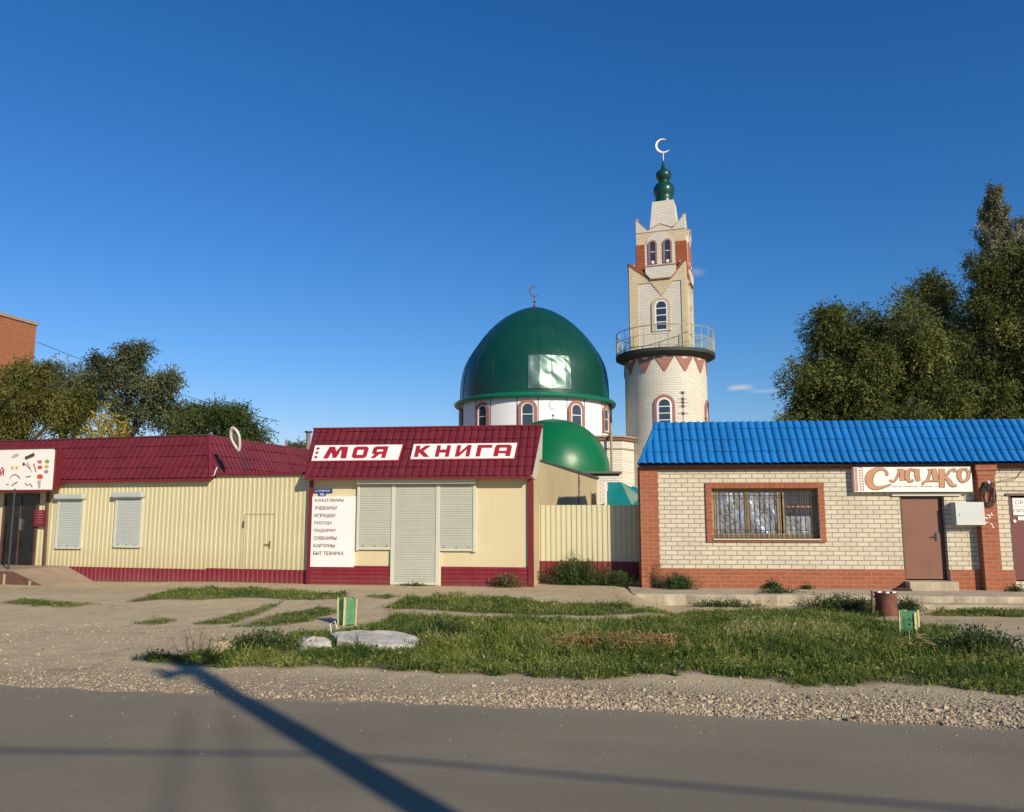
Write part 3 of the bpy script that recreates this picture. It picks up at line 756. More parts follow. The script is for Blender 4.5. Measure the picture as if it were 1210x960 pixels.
mb = MB(); mb.box(uend, xr-.62, .50, .60, zs_t+.012, zs_t+.04); mb.box(xr-.70, xr-.60, .60, 8.9, zs_t+.012, zs_t+.04); part('top_trim', mb, M['brownmetal'], salon)
# window shutters
for a_, b_, y0, y1 in ((70, 97.5, 647, 590.5), (138.5, 167, 645.5, 588.5)):
    a, b = F.u(a_, 620), F.u(b_, 620); z0, z1 = F.z((a_+b_)/2, y0), F.z((a_+b_)/2, y1)
    s = shutter(a, b, z0, z1, -.045, M['shutterblue'], salon, 'window_shutter', .045)
    mb = MB(); mb.box(a-.05, a+.01, -.06, -.005, z0-.03, z1); mb.box(b-.01, b+.05, -.06, -.005, z0-.03, z1); mb.box(a+.01, b-.01, -.066, -.02, z0-.035, z0+.02); part('frame', mb, M['shutterfr'], s)
    mb = MB(); mb.box(a-.1, b+.1, -.17, -.005, z1, z1+.14); part('housing', mb, M['shutterblue'], s, bev=.035)
    for f in (.15, .5, .85): part('lock', MB().tube((a+(b-a)*f, -.075, z0+.03), (a+(b-a)*f, -.06, z0+.03), .012, n=6), M['darkmetal'], s)
# entrance: dark glass door
dr = MB(); dr.box(pu0, pu1, -.028, .01, pz0, pz1); door = part('door', dr, M['doorglass'], salon, 'black glass door in the shade of the canopy')
mb = MB(); mb.box(pu0-.06, pu0, -.05, -.003, pz0, pz1+.05); mb.box(pu1, pu1+.06, -.05, -.003, pz0, pz1+.05); mb.box(pu0, pu1, -.05, -.003, pz1, pz1+.05); mb.box((pu0+pu1)/2-.02, (pu0+pu1)/2+.02, -.045, -.029, pz0, pz1)
part('frame', mb, M['brownmetal'], door)
mb = MB(); mb.box((pu0+pu1)/2+.05, (pu0+pu1)/2+.08, -.09, -.03, pz0+.9, pz0+1.2); part('handle', mb, M['silver'], door)
ud = F.u(56, 620, -.1)
mb = MB(); mb.tube((F.u(54.5, 668), -.07, zy0), (F.u(57, 577, -.07), -.07, zs_e-.05), .038, n=8); part('drain_pipe', mb, M['brownmetal'], salon)
# canopy over the door and its sign box
cv = .46
cu1 = F.u(61, 560, -cv); cz0, cz1 = F.z(30, 579, -cv), F.z(30, 531, -cv)
mb = MB(); cu0 = F.u(-150, 560, -cv); mb.box(cu0, cu1+.05, -cv+.06, -.19, cz0+.02, cz1-.06); part('canopy', mb, M['maroon'], salon, 'maroon boxed canopy above the entrance')
mb = MB(); nseg = 24; pts = []
for i in range(nseg+1):
    u = cu0+(cu1-cu0)*i/nseg; bow = .10*(1-((i/nseg)*2-1)**2); pts.append((u, -cv-bow))
outl = pts+[(cu1, -cv+.055), (cu0, -cv+.055)]
T = fthing('shop_sign', 'curved white sign with a red й and little pictures of make-up brushes, over the entrance', 'sign', F)
mb.hprism(outl, cz0, cz1); part('board', mb, M['board'], T)
mb = MB(); mb.hprism([(x, y-.03) for x, y in pts]+[(cu1+.07, -cv-.02), (cu1+.07, -cv+.15), (cu0, -cv+.15)], cz1+.003, cz1+.035); mb.hprism([(x, y-.012) for x, y in pts]+[(cu1+.03, -cv-.01), (cu1+.03, -cv+.12), (cu0, -cv+.12)], cz0-.05, cz0-.003); part('trim', mb, M['maroontrim'], T)
def sgn(px, py):
    u, z = F.uz(px, py, -cv-.03); f = (u-cu0)/(cu1-cu0); return u, -cv-.10*(1-(2*f-1)**2)-.006, z
def blob(mb, px, py, rx, rz, n=14, yo=0.0):
    u, y, z = sgn(px, py); mb.add([(u+rx*cos(2*pi*k/n), y-yo, z+rz*sin(2*pi*k/n)) for k in range(n)]+[(u, y-yo, z)], [((k+1) % n, n, k)[::-1] for k in range(n)])
def stroke(mb, P_, w, yo=0.0):
    q = [sgn(*p) for p in P_]; m2 = MB(); ribbon(m2, [(a[0], a[2]) for a in q], [w]*len(q) if isinstance(w, float) else w, q[0][1]-yo); mb.add(m2.v, m2.f)
mb = MB(); u, y, z = sgn(2.2, 562.5); text_poly('Й', .13, .22, u, z, y-.012, bold=.03, mb=mb)
u, y, z = sgn(-8.5, 562.5); text_poly('Ы', .17, .16, u, z, y-.012, bold=.05, mb=mb); u, y, z = sgn(-18, 562.5); text_poly('Н', .15, .16, u, z, y-.012, bold=.05, mb=mb)
part('lettering', mb, M['redtext'], T)
pm = {'a': plain('print dark', (.06, .06, .04)), 'b': plain('print pink', (.55, .18, .22)), 'c': plain('print red', (.62, .10, .05)), 'd': plain('print green', (.2, .36, .08)), 'e': plain('print yellow', (.65, .40, .06)), 'f': plain('print mauve', (.30, .26, .42)), 'g': plain('print grey', (.42, .40, .36)), 'h': plain('print brown', (.35, .18, .08))}
mb = MB(); stroke(mb, [(30.5, 542), (41.5, 537)], .085); stroke(mb, [(28, 547.5), (30, 550)], .07); stroke(mb, [(13, 566), (16, 562), (20, 561), (24, 563.5), (25, 566)], .02); stroke(mb, [(15, 574.5), (19, 571.5), (22, 570)], .025); stroke(mb, [(30, 571), (33, 574), (36, 571.5), (39, 575.5)], .02); stroke(mb, [(9, 573), (12, 573)], .02); stroke(mb, [(31, 564), (37, 563)], .022)
part('print', mb, pm['a'], T)
mb = MB(); blob(mb, 47, 546, .075, .045); blob(mb, 46, 545.5, .06, .035, yo=.002); part('print', mb, pm['b'], T)
mb = MB(); blob(mb, 47, 552.5, .08, .05); blob(mb, 47, 563.5, .10, .065); part('print', mb, pm['c'], T)
mb = MB(); blob(mb, 55, 545.5, .075, .05); part('print', mb, pm['d'], T)
mb = MB(); blob(mb, 54.5, 551.5, .07, .045); blob(mb, 16, 553, .05, .04); blob(mb, 21, 553, .045, .04); part('print', mb, pm['e'], T)
mb = MB(); blob(mb, 54, 557.5, .075, .045); part('print', mb, pm['f'], T)
mb = MB(); stroke(mb, [(15, 541), (19, 539), (24, 537)], [.02, .09, .03]); stroke(mb, [(33, 546), (36, 552), (38, 558)], [.03, .03, .015]); stroke(mb, [(46, 568), (46.5, 577)], [.12, .05]); part('print', mb, pm['g'], T)
mb = MB(); stroke(mb, [(40, 548), (43, 558)], [.04, .03]); stroke(mb, [(31, 549), (37, 555)], [.03, .02]); part('print', mb, pm['h'], T)
a = (F.u(16.5, 578, -1.3)); b = F.u(9.5, 685, -1.3)
T = solo('canopy_post', MB().tube((0, 0, 0), (.0, 0, cz0+.28), .022, n=8), M['darkmetal'], 'thin dark metal post holding up the canopy at the entrance', 'post', loc=F.w(F.u(12.5, 640, -1.2), -1.2, -.28), rz=-F.a)
# plaque
T = fthing('plaque', 'small dark red plaque with opening hours beside the black door', 'sign', F, v=-.02)
a, b = F.u(44.5, 612), F.u(58.5, 612); z0, z1 = F.z(51, 622), F.z(51, 603)
mb = MB(); mb.box(a, b, -.1, -.075, z0, z1); part('board', mb, M['maroontrim'], T)
mb = MB()
for i, (tx, w_) in enumerate((('САЛОН', .14), ('время работы', .2), ('с 9 до 18', .18), ('сб с 9 до 16', .18), ('вс выходной', .19))): text_poly(tx, w_, .028, (a+b)/2-w_/2+.02*(i % 2), z1-.07-.066*i, -.103, mb=mb, bold=.015)
part('lettering', mb, plain('plaque letters', (.6, .42, .32)), T)
# ramp and landing
T = fthing('ramp', 'low concrete landing and ramp with brown tiled side before the black door', 'ramp', F)
ru0, ru1, ru2 = F.u(-120, 680, -1.3), F.u(21, 672, -1.3), F.u(63, 688, -1.3)
lz = F.z(20, 668.5, -.2)
mb = MB(); mb.add([(ru0, -.02, lz), (ru1+.2, -.02, lz), (F.u(104, 686, -.3), -.02, -.1), (ru0, -1.3, lz-.02), (ru1-.15, -1.3, lz-.02), (ru2, -1.3, -.14), (ru0, -.02, -.4), (F.u(104, 686, -.3), -.02, -.4), (ru0, -1.3, -.4), (ru2, -1.3, -.4)],
   [(3, 4, 1, 0), (4, 5, 2, 1), (8, 9, 5, 4, 3), (5, 9, 7, 2), (6, 8, 3, 0), (2, 7, 6, 0, 1)]); part('deck', mb, M['rampconc'], T)
mb = MB(); mb.prism([(ru0, -.38), (ru2-.02, -.38), (ru2-.1, -.145), (ru1-.15, lz-.05), (ru0, lz-.05)], -1.325, -1.303); part('side_tiles', mb, M['browntile'], T)
mb = MB()
for x in (ru1-.35, ru1+.42, ru1+.95): mb.box(x-.03, x+.03, -1.335, -1.326, -.3, lz-.12-.14*(x > ru1)-.1*(x > ru1+.6))
part('tile_joint', mb, M['concrete'], T)
# infill wall between the two shops, with a door
T = fthing('infill_wall', 'yellow corrugated wall with a flush service door between the two shops', 'wall', F)
iz = F.z(300, 562, 0)
dA, dB = F.u(288.5, 640), F.u(324.5, 640); dZ0, dZ1 = F.z(305, 671), F.z(305, 607.5)
mb = MB(); corr(mb, uc+.002, F.u(366, 620), zy0+.03, dZ1-.004 if False else iz, .0, .128, .012); wpart = part('siding', mb, M['yellow'], T)
mb = MB(); corr(mb, uc+.002, F.u(365.5, 620), -.1, zy0+.026, -.008, .128, .012); part('plinth', mb, M['maroonwall'], T)
mb = MB(); mb.box(uc+.1, F.u(357, 560, -.1), -.09, .06, iz, iz+.07); part('cap', mb, M['maroontrim'], T)
mb = MB(); g = .006
mb.box(dA-g, dA+g, -.022, -.0, dZ0, dZ1); mb.box(dB-g, dB+g, -.022, 0, dZ0, dZ1); mb.box(dA+g, dB-g, -.0215, 0, dZ1-g, dZ1+g)
dd = part('door', mb, plain('joint line', (.46, .40, .22)), T)
mb = MB(); hu, hzz = F.uz(319.5, 643.5); mb.box(hu-.012, hu+.012, -.03, -.019, hzz-.09, hzz+.08); mb.tube((hu, -.05, hzz), (hu-.12, -.055, hzz+.005), .011); mb.tube((hu, -.02, hzz), (hu, -.055, hzz), .012)
part('handle', mb, plain('brass', (.25, .17, .05), .4, metal=.8), dd)
mb = MB(); hu, hzz = F.uz(288.3, 620); mb.tube((hu, -.03, hzz-.08), (hu, -.03, hzz+.08), .014); part('hinge', mb, M['brownmetal'], dd)
# lamp on a stalk above the infill wall, white hose stub beside
T = fthing('street_lamp', 'oval cream lamp head on a thin stalk above the maroon roof edge', 'lamp', F)
q0 = F.uz(291, 560, -.02); q1 = F.uz(285.5, 533, -.1)
hd = F.uz(279, 519, -.25)
mb = MB(); mb.path([(q0[0], -.02, q0[1]), ((q0[0]*2+q1[0])/3, -.05, (q0[1]*2+q1[1])/3), (q1[0], -.2, q1[1])], .012, 8); part('stalk', mb, M['darkmetal'], T)
# head: shallow elongated bowl, opening forward-down
def lamp_part(prof, mat, nm, cap):
    mb = MB(); n = 28; a_ = np.array((q1[0], -.2, q1[1]-.03)); b_ = np.array((hd[0]*2-q1[0]+.0, -.34, hd[1]*2-q1[1]+.02))
    ax = (b_-a_); Ln = np.linalg.norm(ax); ax /= Ln
    side = np.array((.97, -.2, 0)); side -= ax*side.dot(ax); side /= np.linalg.norm(side); nn = np.cross(side, ax)
    if nn[1] > 0: nn = -nn
    ce = (a_+b_)/2; o = len(mb.v)
    for r, dp in prof:
        for k in range(n):
            th = 2*pi*k/n; w_ = .52+.48*min(1, max(0, (cos(th)*.5+.5)*1.6)); 
            mb.v.append(tuple(ce+ax*cos(th)*Ln/2*r+side*sin(th)*.165*r*w_+nn*dp))
    for i in range(len(prof)-1):
        for k in range(n): mb.f.append((i*n+k, i*n+(k+1) % n, (i+1)*n+(k+1) % n, (i+1)*n+k))
    if cap: mb.f.append(tuple(range((len(prof)-1)*n, len(prof)*n)))
    return part(nm, mb, mat, T, smooth=True)
lamp_part([(.15, -.10), (.6, -.09), (.92, -.04), (1.0, .01), (.96, .025), (.72, .02), (.66, -.02)], M['lamp'], 'head', True)
lamp_part([(.655, -.015), (.4, .0), (.1, .01)], plain('lamp glass', (.16, .16, .12), .3), 'reflector', True)
mb = MB(); q = F.uz(253, 557, -.2); mb.path([(q[0]-.06, -.19, q[1]-.12), (q[0]+.02, -.22, q[1]-.10), (q[0]+.05, -.22, q[1]+.0), (q[0]+.08, -.2, q[1]+.10)], .012, 6)
solo('hose_stub', mb, M['white'], 'short white hose end curling off the maroon roof corner', 'hose', F.w(0, 0), -F.a)

# ------------------------------------------------------------------ corrugated fence between book shop and brick shop
BL = Frame(760, 693.7, 4.5)
F = BL
FV = .72
fu0, fu1 = F.u(624, 640, FV), F.u(768, 640, FV)
zf1, zf0, zfm = F.z(690, 597, FV), F.z(690, 690, FV)-.02, F.z(690, 663.3, FV)
T = fthing('yellow_fence', 'pale yellow corrugated metal fence with a maroon foot between the two shops', 'fence', F, v=FV)
mb = MB(); corr(mb, fu0, fu1+.3, zfm, zf1, 0, .124, .02); part('upper_sheet', mb, M['fence'], T)
mb = MB(); corr(mb, fu0, fu1+.3, zf0+.1, zfm-.004, -.012, .124, .02); part('lower_sheet', mb, M['maroonwall'], T)
for x in (fu0+.05, (fu0+fu1)/2, fu1-.1):
    mb = MB(); mb.box(x-.03, x+.03, .02, .08, -.3, zf1-.05); part('post', mb, M['brownmetal'], T)
for z_ in (.45, 1.45): part('rail', MB().box(fu0, fu1, .012, .035, z_, z_+.05), M['brownmetal'], T)

# ------------------------------------------------------------------ brick sweets shop
shop = fthing('brick_shop', 'cream brick shop with orange brick trim and bright blue tiled roof', 'shop', F)
U = lambda px, v=0.0: F.u(px, 630, v)
Z = lambda py, v=0.0, px=960: F.z(px, py, v)
xEnd = U(1420); DEP = 5.0
EV, TV_ = -.27, .45; SHR = .125
def shear(mb, v0=.3):
    mb.v = [(x+max(0, y-v0)*SHR, y, z) for x, y, z in mb.v]; return mb
ze = F.z(980, 548.0, EV); zt = F.z(980, 498.8, TV_)
zb = Z(672.5); 
wx0, wx1, wz0, wz1 = U(842), U(968.5), Z(637), Z(577)
dx0, dx1, dz0, dz1 = U(1065.5), U(1118.5), Z(686.5, 0, 1090), Z(586.5, 0, 1090)
ex0, ex1, ez0, ez1 = U(1194.5), U(1244), Z(687.5, 0, 1215), Z(586, 0, 1215)
wt = ze-.02
# wall in panels round the openings; thickness .3
mb = MB()
mb.box(.0, wx0, 0, .3, -.3, wt); mb.box(wx0, wx1, 0, .3, -.3, wz0); mb.box(wx0, wx1, 0, .3, wz1, wt)
mb.box(wx1, dx0, 0, .3, -.3, wt); mb.box(dx0, dx1, 0, .3, dz1, wt); mb.box(dx0, dx1, 0, .3, -.3, dz0)
mb.box(dx1, ex0, 0, .3, -.3, wt); mb.box(ex0, ex1, 0, .3, ez1, wt); mb.box(ex0, ex1, 0, .3, -.3, ez0); mb.box(ex1, xEnd, 0, .3, -.3, wt)
mb.box(0, .3, .3, DEP, -.3, wt); mb.box(xEnd-.3, xEnd, .3, DEP, -.3, wt); mb.box(.3, xEnd-.3, DEP-.3, DEP, -.3, wt); shear(mb)
part('wall', mb, M['cream'], shop)
mb = MB(); mb.box(.3, xEnd-.3, .32, DEP-.3, wt-.3, wt-.2); mb.box(.3, xEnd-.3, .3, DEP-.3, -.28, -.05); mb.box(wx0-.2, wx1+.2, 1.6, 1.65, -.05, wt-.3); shear(mb); part('interior', mb, M['darkmetal'], shop)
# orange plinth, corner pillars, trims (proud)
pl1 = U(778.5)
mb = MB(); mb.box(pl1, dx0-.0, -.035, -.002, -.3, zb); part('plinth', mb, M['orange'], shop)
px0, px1 = F.u(1159.5, 620, -.2), F.u(1180, 620, -.2)
mb = MB(); mb.box(dx1+.0, px0-.002, -.035, -.002, -.3, zb); part('plinth', mb, M['orange'], shop)
mb = MB(); mb.box(px1+.002, ex0, -.035, -.002, -.3, zb); part('plinth', mb, M['orange'], shop)
mb = MB(); mb.box(ex1, xEnd, -.035, -.002, -.3, zb); part('plinth', mb, M['orange'], shop)
mb = MB(); mb.box(-.03, pl1, -.05, .002, -.3, wt-.02); mb.box(-.05, -.002, .003, .35, -.3, wt-.02); part('corner_pillar', mb, M['orange'], shop)
mb = MB(); mb.box(px0, px1, -.2, -.002, -.3, wt-.14); mb.box(px0-.045, px1+.045, -.235, -.002, wt-.139, wt-.02); mb.box(px0-.02, px1+.02, -.215, -.002, wt-.25, wt-.142); part('pilaster', mb, M['orange'], shop)
mb = MB(); mb.box(pl1, px0-.05, -.02, -.002, wt-.08, wt-.02); mb.box(px1+.05, xEnd, -.02, -.002, wt-.08, wt-.02); part('top_course', mb, M['orange'], shop)
# roof
run = TV_-EV; Ls = hypot(run, zt-ze); Bv = (0, run/Ls, (zt-ze)/Ls)
eL = F.u(754.5, 549, EV); tL = F.u(776, 502, TV_); eR = xEnd+.4; tR = xEnd-.1
mb = MB(); tiles(mb, (eL, EV, ze), (1, 0, 0), Bv, eR-eL, Ls, lambda t: (tL-eL)*t/Ls, None, .171, .34, .046, .018)
part('roof', mb, M['blue'], shop, smooth=True, autosm=50)
hl = tL-eL-run*SHR; LsH = hypot(hl, zt-ze); DL = DEP+.4-EV
mb = MB(); tiles(mb, (eL, DEP+.4, ze), (0, -1, 0), (hl/LsH, 0, (zt-ze)/LsH), DL, LsH, None, lambda t: DL-run*t/LsH, .171, .34, .025, .018); shear(mb, EV)
part('side_roof', mb, M['blue'], shop, smooth=True, autosm=50)
mb = MB(); mb.add([(eL+.02, EV+.03, ze-.02), (eR, EV+.03, ze-.02), (eR, TV_+.02, zt-.03), (tL+.03-run*SHR, TV_+.02, zt-.03), (eL+.02, DEP+.4, ze-.02), (eR, DEP+.4, ze-.02), (eR, DEP+.4, zt-.03), (tL+.03-run*SHR, DEP+.4, zt-.03)],
   [(0, 1, 2, 3), (4, 0, 3, 7), (3, 2, 6, 7), (1, 5, 6, 2), (5, 4, 7, 6), (0, 4, 5, 1)]); shear(mb, EV); part('soffit', mb, M['bluedk'], shop)
mb = MB(); mb.tube((eL+.01, EV-.01, ze+.02), (tL, TV_+.01, zt+.03), .035, n=8); part('hip_cap', mb, M['blue'], shop)
mb = MB(); mb.tube((tL, TV_+.03, zt+.0), (eR, TV_+.03, zt+.0), .02, n=8); part('ridge_cap', mb, M['blue'], shop)
# window with brick surround, wooden frame, plastic film and grille
ox0, ox1, oz0, oz1 = U(835), U(975.5), Z(641), Z(570.5)
win = part('window', MB().box(wx0, wx1, .162, .2, wz1-.1, wz1), M['darkmetal'], shop, 'wide window framed in orange brick, film behind a black grille')
part('brick_jamb', MB().box(ox0, wx0, -.04, -.002, oz0, oz1), M['orange'], win); part('brick_jamb', MB().box(wx1, ox1, -.04, -.002, oz0, oz1), M['orange'], win)
mb = MB(); mb.box(wx0, wx1, -.04, -.002, wz1, oz1); mb.box(wx0, wx1, -.04, -.002, oz0, wz0-.03); part('brick_lintel', mb, M['orangev'], win)
mb = MB(); mb.box(wx0, wx1, -.075, .12, wz0-.028, wz0); part('sill', mb, M['shutterfr'], win, bev=.004)
fr = MB(); fv0, fv1 = .10, .16
def fb(a, b, c_, d, k=0.0): fr.box(a, b, fv0-k, fv1, c_, d)
m1, m2 = U(884.5, .1), U(924.5, .1)
fb(wx0, wx0+.13, wz0, wz1); fb(wx1-.13, wx1, wz0, wz1); fb(wx0+.13, wx1-.13, wz0, wz0+.11); fb(wx0+.13, wx1-.13, wz1-.09, wz1)
fb(m1-.055, m1-.005, wz0+.11, wz1-.09, .004); fb(m1+.005, m1+.04, wz0+.11, wz1-.09, .004); fb(m2-.09, m2-.01, wz0+.11, wz1-.09, .004); fb(m2+.03, m2+.08, wz0+.11, wz1-.09, .004)
part('frame', fr, M['wood'], win)
fm, N, L, P = nodes_of('plastic film')
tt = N.new('ShaderNodeTexCoord').outputs['Object']
mp = N.new('ShaderNodeMapping'); L.new(tt, mp.inputs[0]); mp.inputs['Scale'].default_value = (2.6, 1, 1.2); mp.inputs['Rotation'].default_value = (0, .25, 0)
nn_ = noise(N, L, mp.outputs[0], 2.0, 3, .5); 
P.inputs['Base Color'].default_value = (.44, .45, .45, 1); P.inputs['Roughness'].default_value = .2; P.inputs['Specular IOR Level'].default_value = .9
P.inputs['Metallic'].default_value = .6
bump(N, L, P, nn_, .6, .12)
mb = MB()
def film(a, b, z0, z1, seed):
    n1_, n2_ = 26, 34; rr = np.random.default_rng(seed); o = len(mb.v)
    fo = [(rr.uniform(-4, 4), rr.uniform(1, 5)*rr.choice((-1, 1)), rr.uniform(0, 6), rr.uniform(.3, 1)) for _ in range(5)]
    for j in range(n2_+1):
        for i in range(n1_+1):
            x, z = (b-a)*i/n1_, (z1-z0)*j/n2_
            d = sum(w_*abs(math.sin(x*kx*2+z*kz*.9+ph))**3 for kz, kx, ph, w_ in fo)*.011
            mb.v.append((a+x, .15-d-.012, z0+z))
    for j in range(n2_):
        for i in range(n1_): k = o+j*(n1_+1)+i; mb.f.append((k, k+1, k+n1_+2, k+n1_+1))
film(wx0+.13, m1-.055, wz0+.11, wz1-.09, 3); film(m1+.04, m2-.09, wz0+.11, wz1-.09, 5); film(m2+.08, wx1-.13, wz0+.11, wz0+.11+.42*(wz1-wz0-.2), 8)
part('film', mb, fm, win, smooth=True, label='crumpled clear plastic film behind the panes')
mb = MB(); zz = wz0+.1+.66*(wz1-wz0-.2); mb.box(m2+.08, wx1-.13, .145, .15, wz0+.11+.42*(wz1-wz0-.2), wz1-.09); part('pane', mb, M['glass'], win)
mb = MB(); mb.box(m2+.08, wx1-.13, .105, .144, zz-.02, zz+.02); part('transom', mb, plain('reddish batten', (.35, .17, .1)), win)
mb = MB(); gy0 = .035; nb = 21
for i in range(nb):
    x = wx0+.06+(wx1-wx0-.12)*i/(nb-1); mb.tube((x, gy0, wz0+.02), (x, gy0, wz1-.03), .0085, n=5)
for z in (wz0+.06, wz0+.19, wz1-.17): mb.tube((wx0, gy0-.009, z), (wx1, gy0-.009, z), .008, n=5)
for xf in (.2, .5, .79):
    xc = wx0+(wx1-wx0)*xf; zc = wz0+(wz1-wz0)*.64
    for sg in (-1, 1):
        mb.path([(xc+sg*(.05+.05*cos(t_)), gy0-.012, zc+.09*sin(t_)) for t_ in [2*pi*k/12 for k in range(13)]], .006, 5, False)
        mb.path([(xc+sg*(.14*sin(t_*pi)), gy0-.012, zc-.12-.28*t_) for t_ in [k/8 for k in range(9)]], .006, 5, False)
part('grille', mb, M['darkmetal'], win)
# door
mb = MB(); mb.box(dx0+.0, dx1-.11, .07, .12, dz0+.03, dz1-.035); door = part('door', mb, M['doorbrown'], shop, 'plain brown steel door under the sign', bev=.006)
mb = MB(); mb.box(dx0, dx0+.045, .02, .069, dz0, dz1); mb.box(dx1-.11, dx1-.0, .125, .16, dz0, dz1); mb.box(dx0+.045, dx1-.11, .02, .069, dz1-.035, dz1); part('frame', mb, M['brownmetal'], door)
mb = MB(); hx = dx1-.2; hz = F.z(1107, 634); mb.box(hx-.02, hx+.02, .055, .069, hz-.1, hz+.08); mb.tube((hx, .03, hz), (hx-.11, .03, hz-.01), .011); mb.tube((hx, .06, hz), (hx, .028, hz), .012); part('handle', mb, M['darkmetal'], door)
for z in (dz0+.4, dz1-.4): part('hinge', MB().tube((dx0+.05, .05, z-.06), (dx0+.05, .05, z+.06), .014), M['brownmetal'], door)
mb = MB(); mb.box(dx0-.02, dx1+.05, -.30, -.04, -.05, dz0); mb.box(dx0-.0, dx1, -.039, .3, -.05, dz0+.002); part('door_step', mb, M['concrete'], shop, bev=.02)
mb = MB(); mb.prism([(F.u(1053, 583), Z(586.2, 0, 1090)), (F.u(1134, 583), Z(586.2, 0, 1090)), (F.u(1134, 583), Z(583, 0, 1090)), (F.u(1053, 583), Z(583, 0, 1090))], -.05, -.002); part('lintel', mb, M['shutterfr'], shop)
# second door
mb = MB(); mb.box(ex0+.05, ex1, .07, .12, ez0+.03, ez1-.05); door2 = part('door', mb, M['doordark'], shop, 'dark red steel door at the right edge with paper notices')
mb = MB(); mb.box(ex0, ex0+.05, .0, .1, ez0, ez1); mb.box(ex0-.06, ex1+.06, -.03, -.001, ez1-.0, ez1+.05); part('frame', mb, M['brownmetal'], door2)
mb = MB(); mb.box(F.u(1198.5, 600), F.u(1230, 600), .055, .068, F.z(1200, 598), F.z(1200, 588.2)); mb.box(F.u(1195.8, 605)+.05, F.u(1230, 600), .052, .066, F.z(1200, 609), F.z(1200, 598.5)); mb.box(F.u(1204.5, 612), F.u(1219, 612), .055, .068, F.z(1200, 615), F.z(1200, 610.5))
nt_ = part('notice', mb, M['white'], door2)
mb = MB(); text_poly('СРОЧНО', .62, .085, F.u(1200.5, 594), F.z(1200, 596), .0535, mb=mb, bold=.01); text_poly('ПРОДАЕТСЯ', .85, .095, F.u(1198, 604)+.02, F.z(1200, 606.5), .0505, mb=mb, bold=.01)
part('lettering', mb, plain('grey print', (.18, .17, .17)), nt_) if False else part('notice_lettering', mb, plain('grey print', (.18, .17, .17)), door2)
mb = MB(); mb.tube((F.u(1199, 616)+.02, .03, F.z(1200, 616)), (F.u(1199, 616)+.02, .069, F.z(1200, 616)), .035, n=12); part('lock', mb, M['white'], door2)

# sign СЛАДКО
T = fthing('shop_sign', 'white sign reading Сладко in ornate brown letters over the brown door', 'sign', F, v=-.004)
sv = -.14
a, b = F.u(1008.5, 566, sv), F.u(1148.5, 566, sv); z0, z1 = F.z(1078, 581.5, sv), F.z(1078, 551.5, sv)
mb = MB(); mb.box(a, b, sv, -.0, z0, z1); part('board', mb, M['board'], T, bev=.006)
ofr = plain('tan frame', (.50, .25, .16)); obr = plain('caramel vinyl', (.50, .25, .12), .45, var=.1); obd = plain('brown outline vinyl', (.25, .12, .08))
mb = MB(); y = sv-.004
for q in ((a+.005, a+.022), (a+.035, a+.085), (a+.13, a+.14), (a+.2, a+.21)): mb.box(q[0], q[1], y, sv, z0+.02, z1-.02)
part('frame_print', mb, ofr, T)
mb = MB()
for k in range(9): mb.box(a+.145, a+.195, y, sv, z0+.05+.06*k, z0+.065+.06*k)
part('frame_print', mb, obd, T)
# letters as brush strokes, in pixels of the facade
def Q(px, py): return F.uz(px, py, sv)
STR = [
 ([(1046,562),(1047.5,560),(1045,555.5),(1039,554),(1031,557),(1027,563),(1026.5,569),(1030,575),(1037,576.5),(1046,574.5),(1052,572)], [.02,.06,.05,.07,.15,.21,.20,.15,.08,.04,.02]),
 ([(1051,567),(1054,569),(1058,566),(1061,560),(1063,555)], [.04,.05,.04,.05,.05]),
 ([(1060,555),(1066,554.5)], [.03,.03]), ([(1066,554.5),(1065.5,562),(1066,568)], [.12,.12,.12]),
 ([(1080,557),(1076,554.5),(1072,558),(1071.5,564),(1074,568.5),(1079,567)], [.04,.06,.10,.11,.07,.04]), ([(1083,554),(1083,562),(1085,568.5)], [.11,.12,.09]),
 ([(1092,569),(1095,567.5),(1098,560),(1099,555)], [.03,.05,.05,.05]), ([(1096,555),(1105,554.5)], [.03,.03]), ([(1103,554.5),(1104.5,562),(1106,568)], [.10,.13,.13]), ([(1090,573),(1092,568.8),(1108,568.3),(1111,572)], [.03,.04,.04,.03]),
 ([(1112,554),(1112.5,565),(1112.5,576)], [.13,.14,.12]), ([(1128,558),(1127,554.5),(1122,556),(1117,563)], [.07,.05,.05,.04]), ([(1115,563.5),(1120,567),(1124,573),(1130,573.5)], [.05,.10,.10,.03]),
 ([(1138,554),(1134,556),(1132.5,562),(1135,568),(1139,568.5),(1143,565),(1144,559),(1141,554.8),(1138,554)], [.05,.09,.10,.08,.05,.06,.07,.06,.05])]
mbo, mbf = MB(), MB()
for i, (P_, w_) in enumerate(STR):
    q = [Q(*p) for p in P_]
    # smooth the stroke
    qq, ww = [], []
    for k in range(len(q)-1):
        for s in range(4):
            t_ = s/4; p0_, p1_, p2_, p3_ = (q[max(k-1, 0)], q[k], q[k+1], q[min(k+2, len(q)-1)])
            cr = lambda A_, B_, C_, D_: .5*((2*B_)+(-A_+C_)*t_+(2*A_-5*B_+4*C_-D_)*t_*t_+(-A_+3*B_-3*C_+D_)*t_**3)
            qq.append((cr(p0_[0], p1_[0], p2_[0], p3_[0]), cr(p0_[1], p1_[1], p2_[1], p3_[1]))); ww.append((w_[k]*(1-t_)+w_[k+1]*t_)*.78)
    qq.append(q[-1]); ww.append(w_[-1]*.78)
    ribbon(mbo, [(x+.010, z-.008) for x, z in qq], [w+.022 for w in ww], sv-.003-.0004*i)
    ribbon(mbf, qq, ww, sv-.010-.0004*i)
text_poly('ТОРТЫ  КОНФЕТЫ  ПЕЧЕНЬЕ  ЧАЙ', 1.05, .038, Q(1053, 575)[0], Q(1053, 576)[1], sv-.006, mb=mbo)
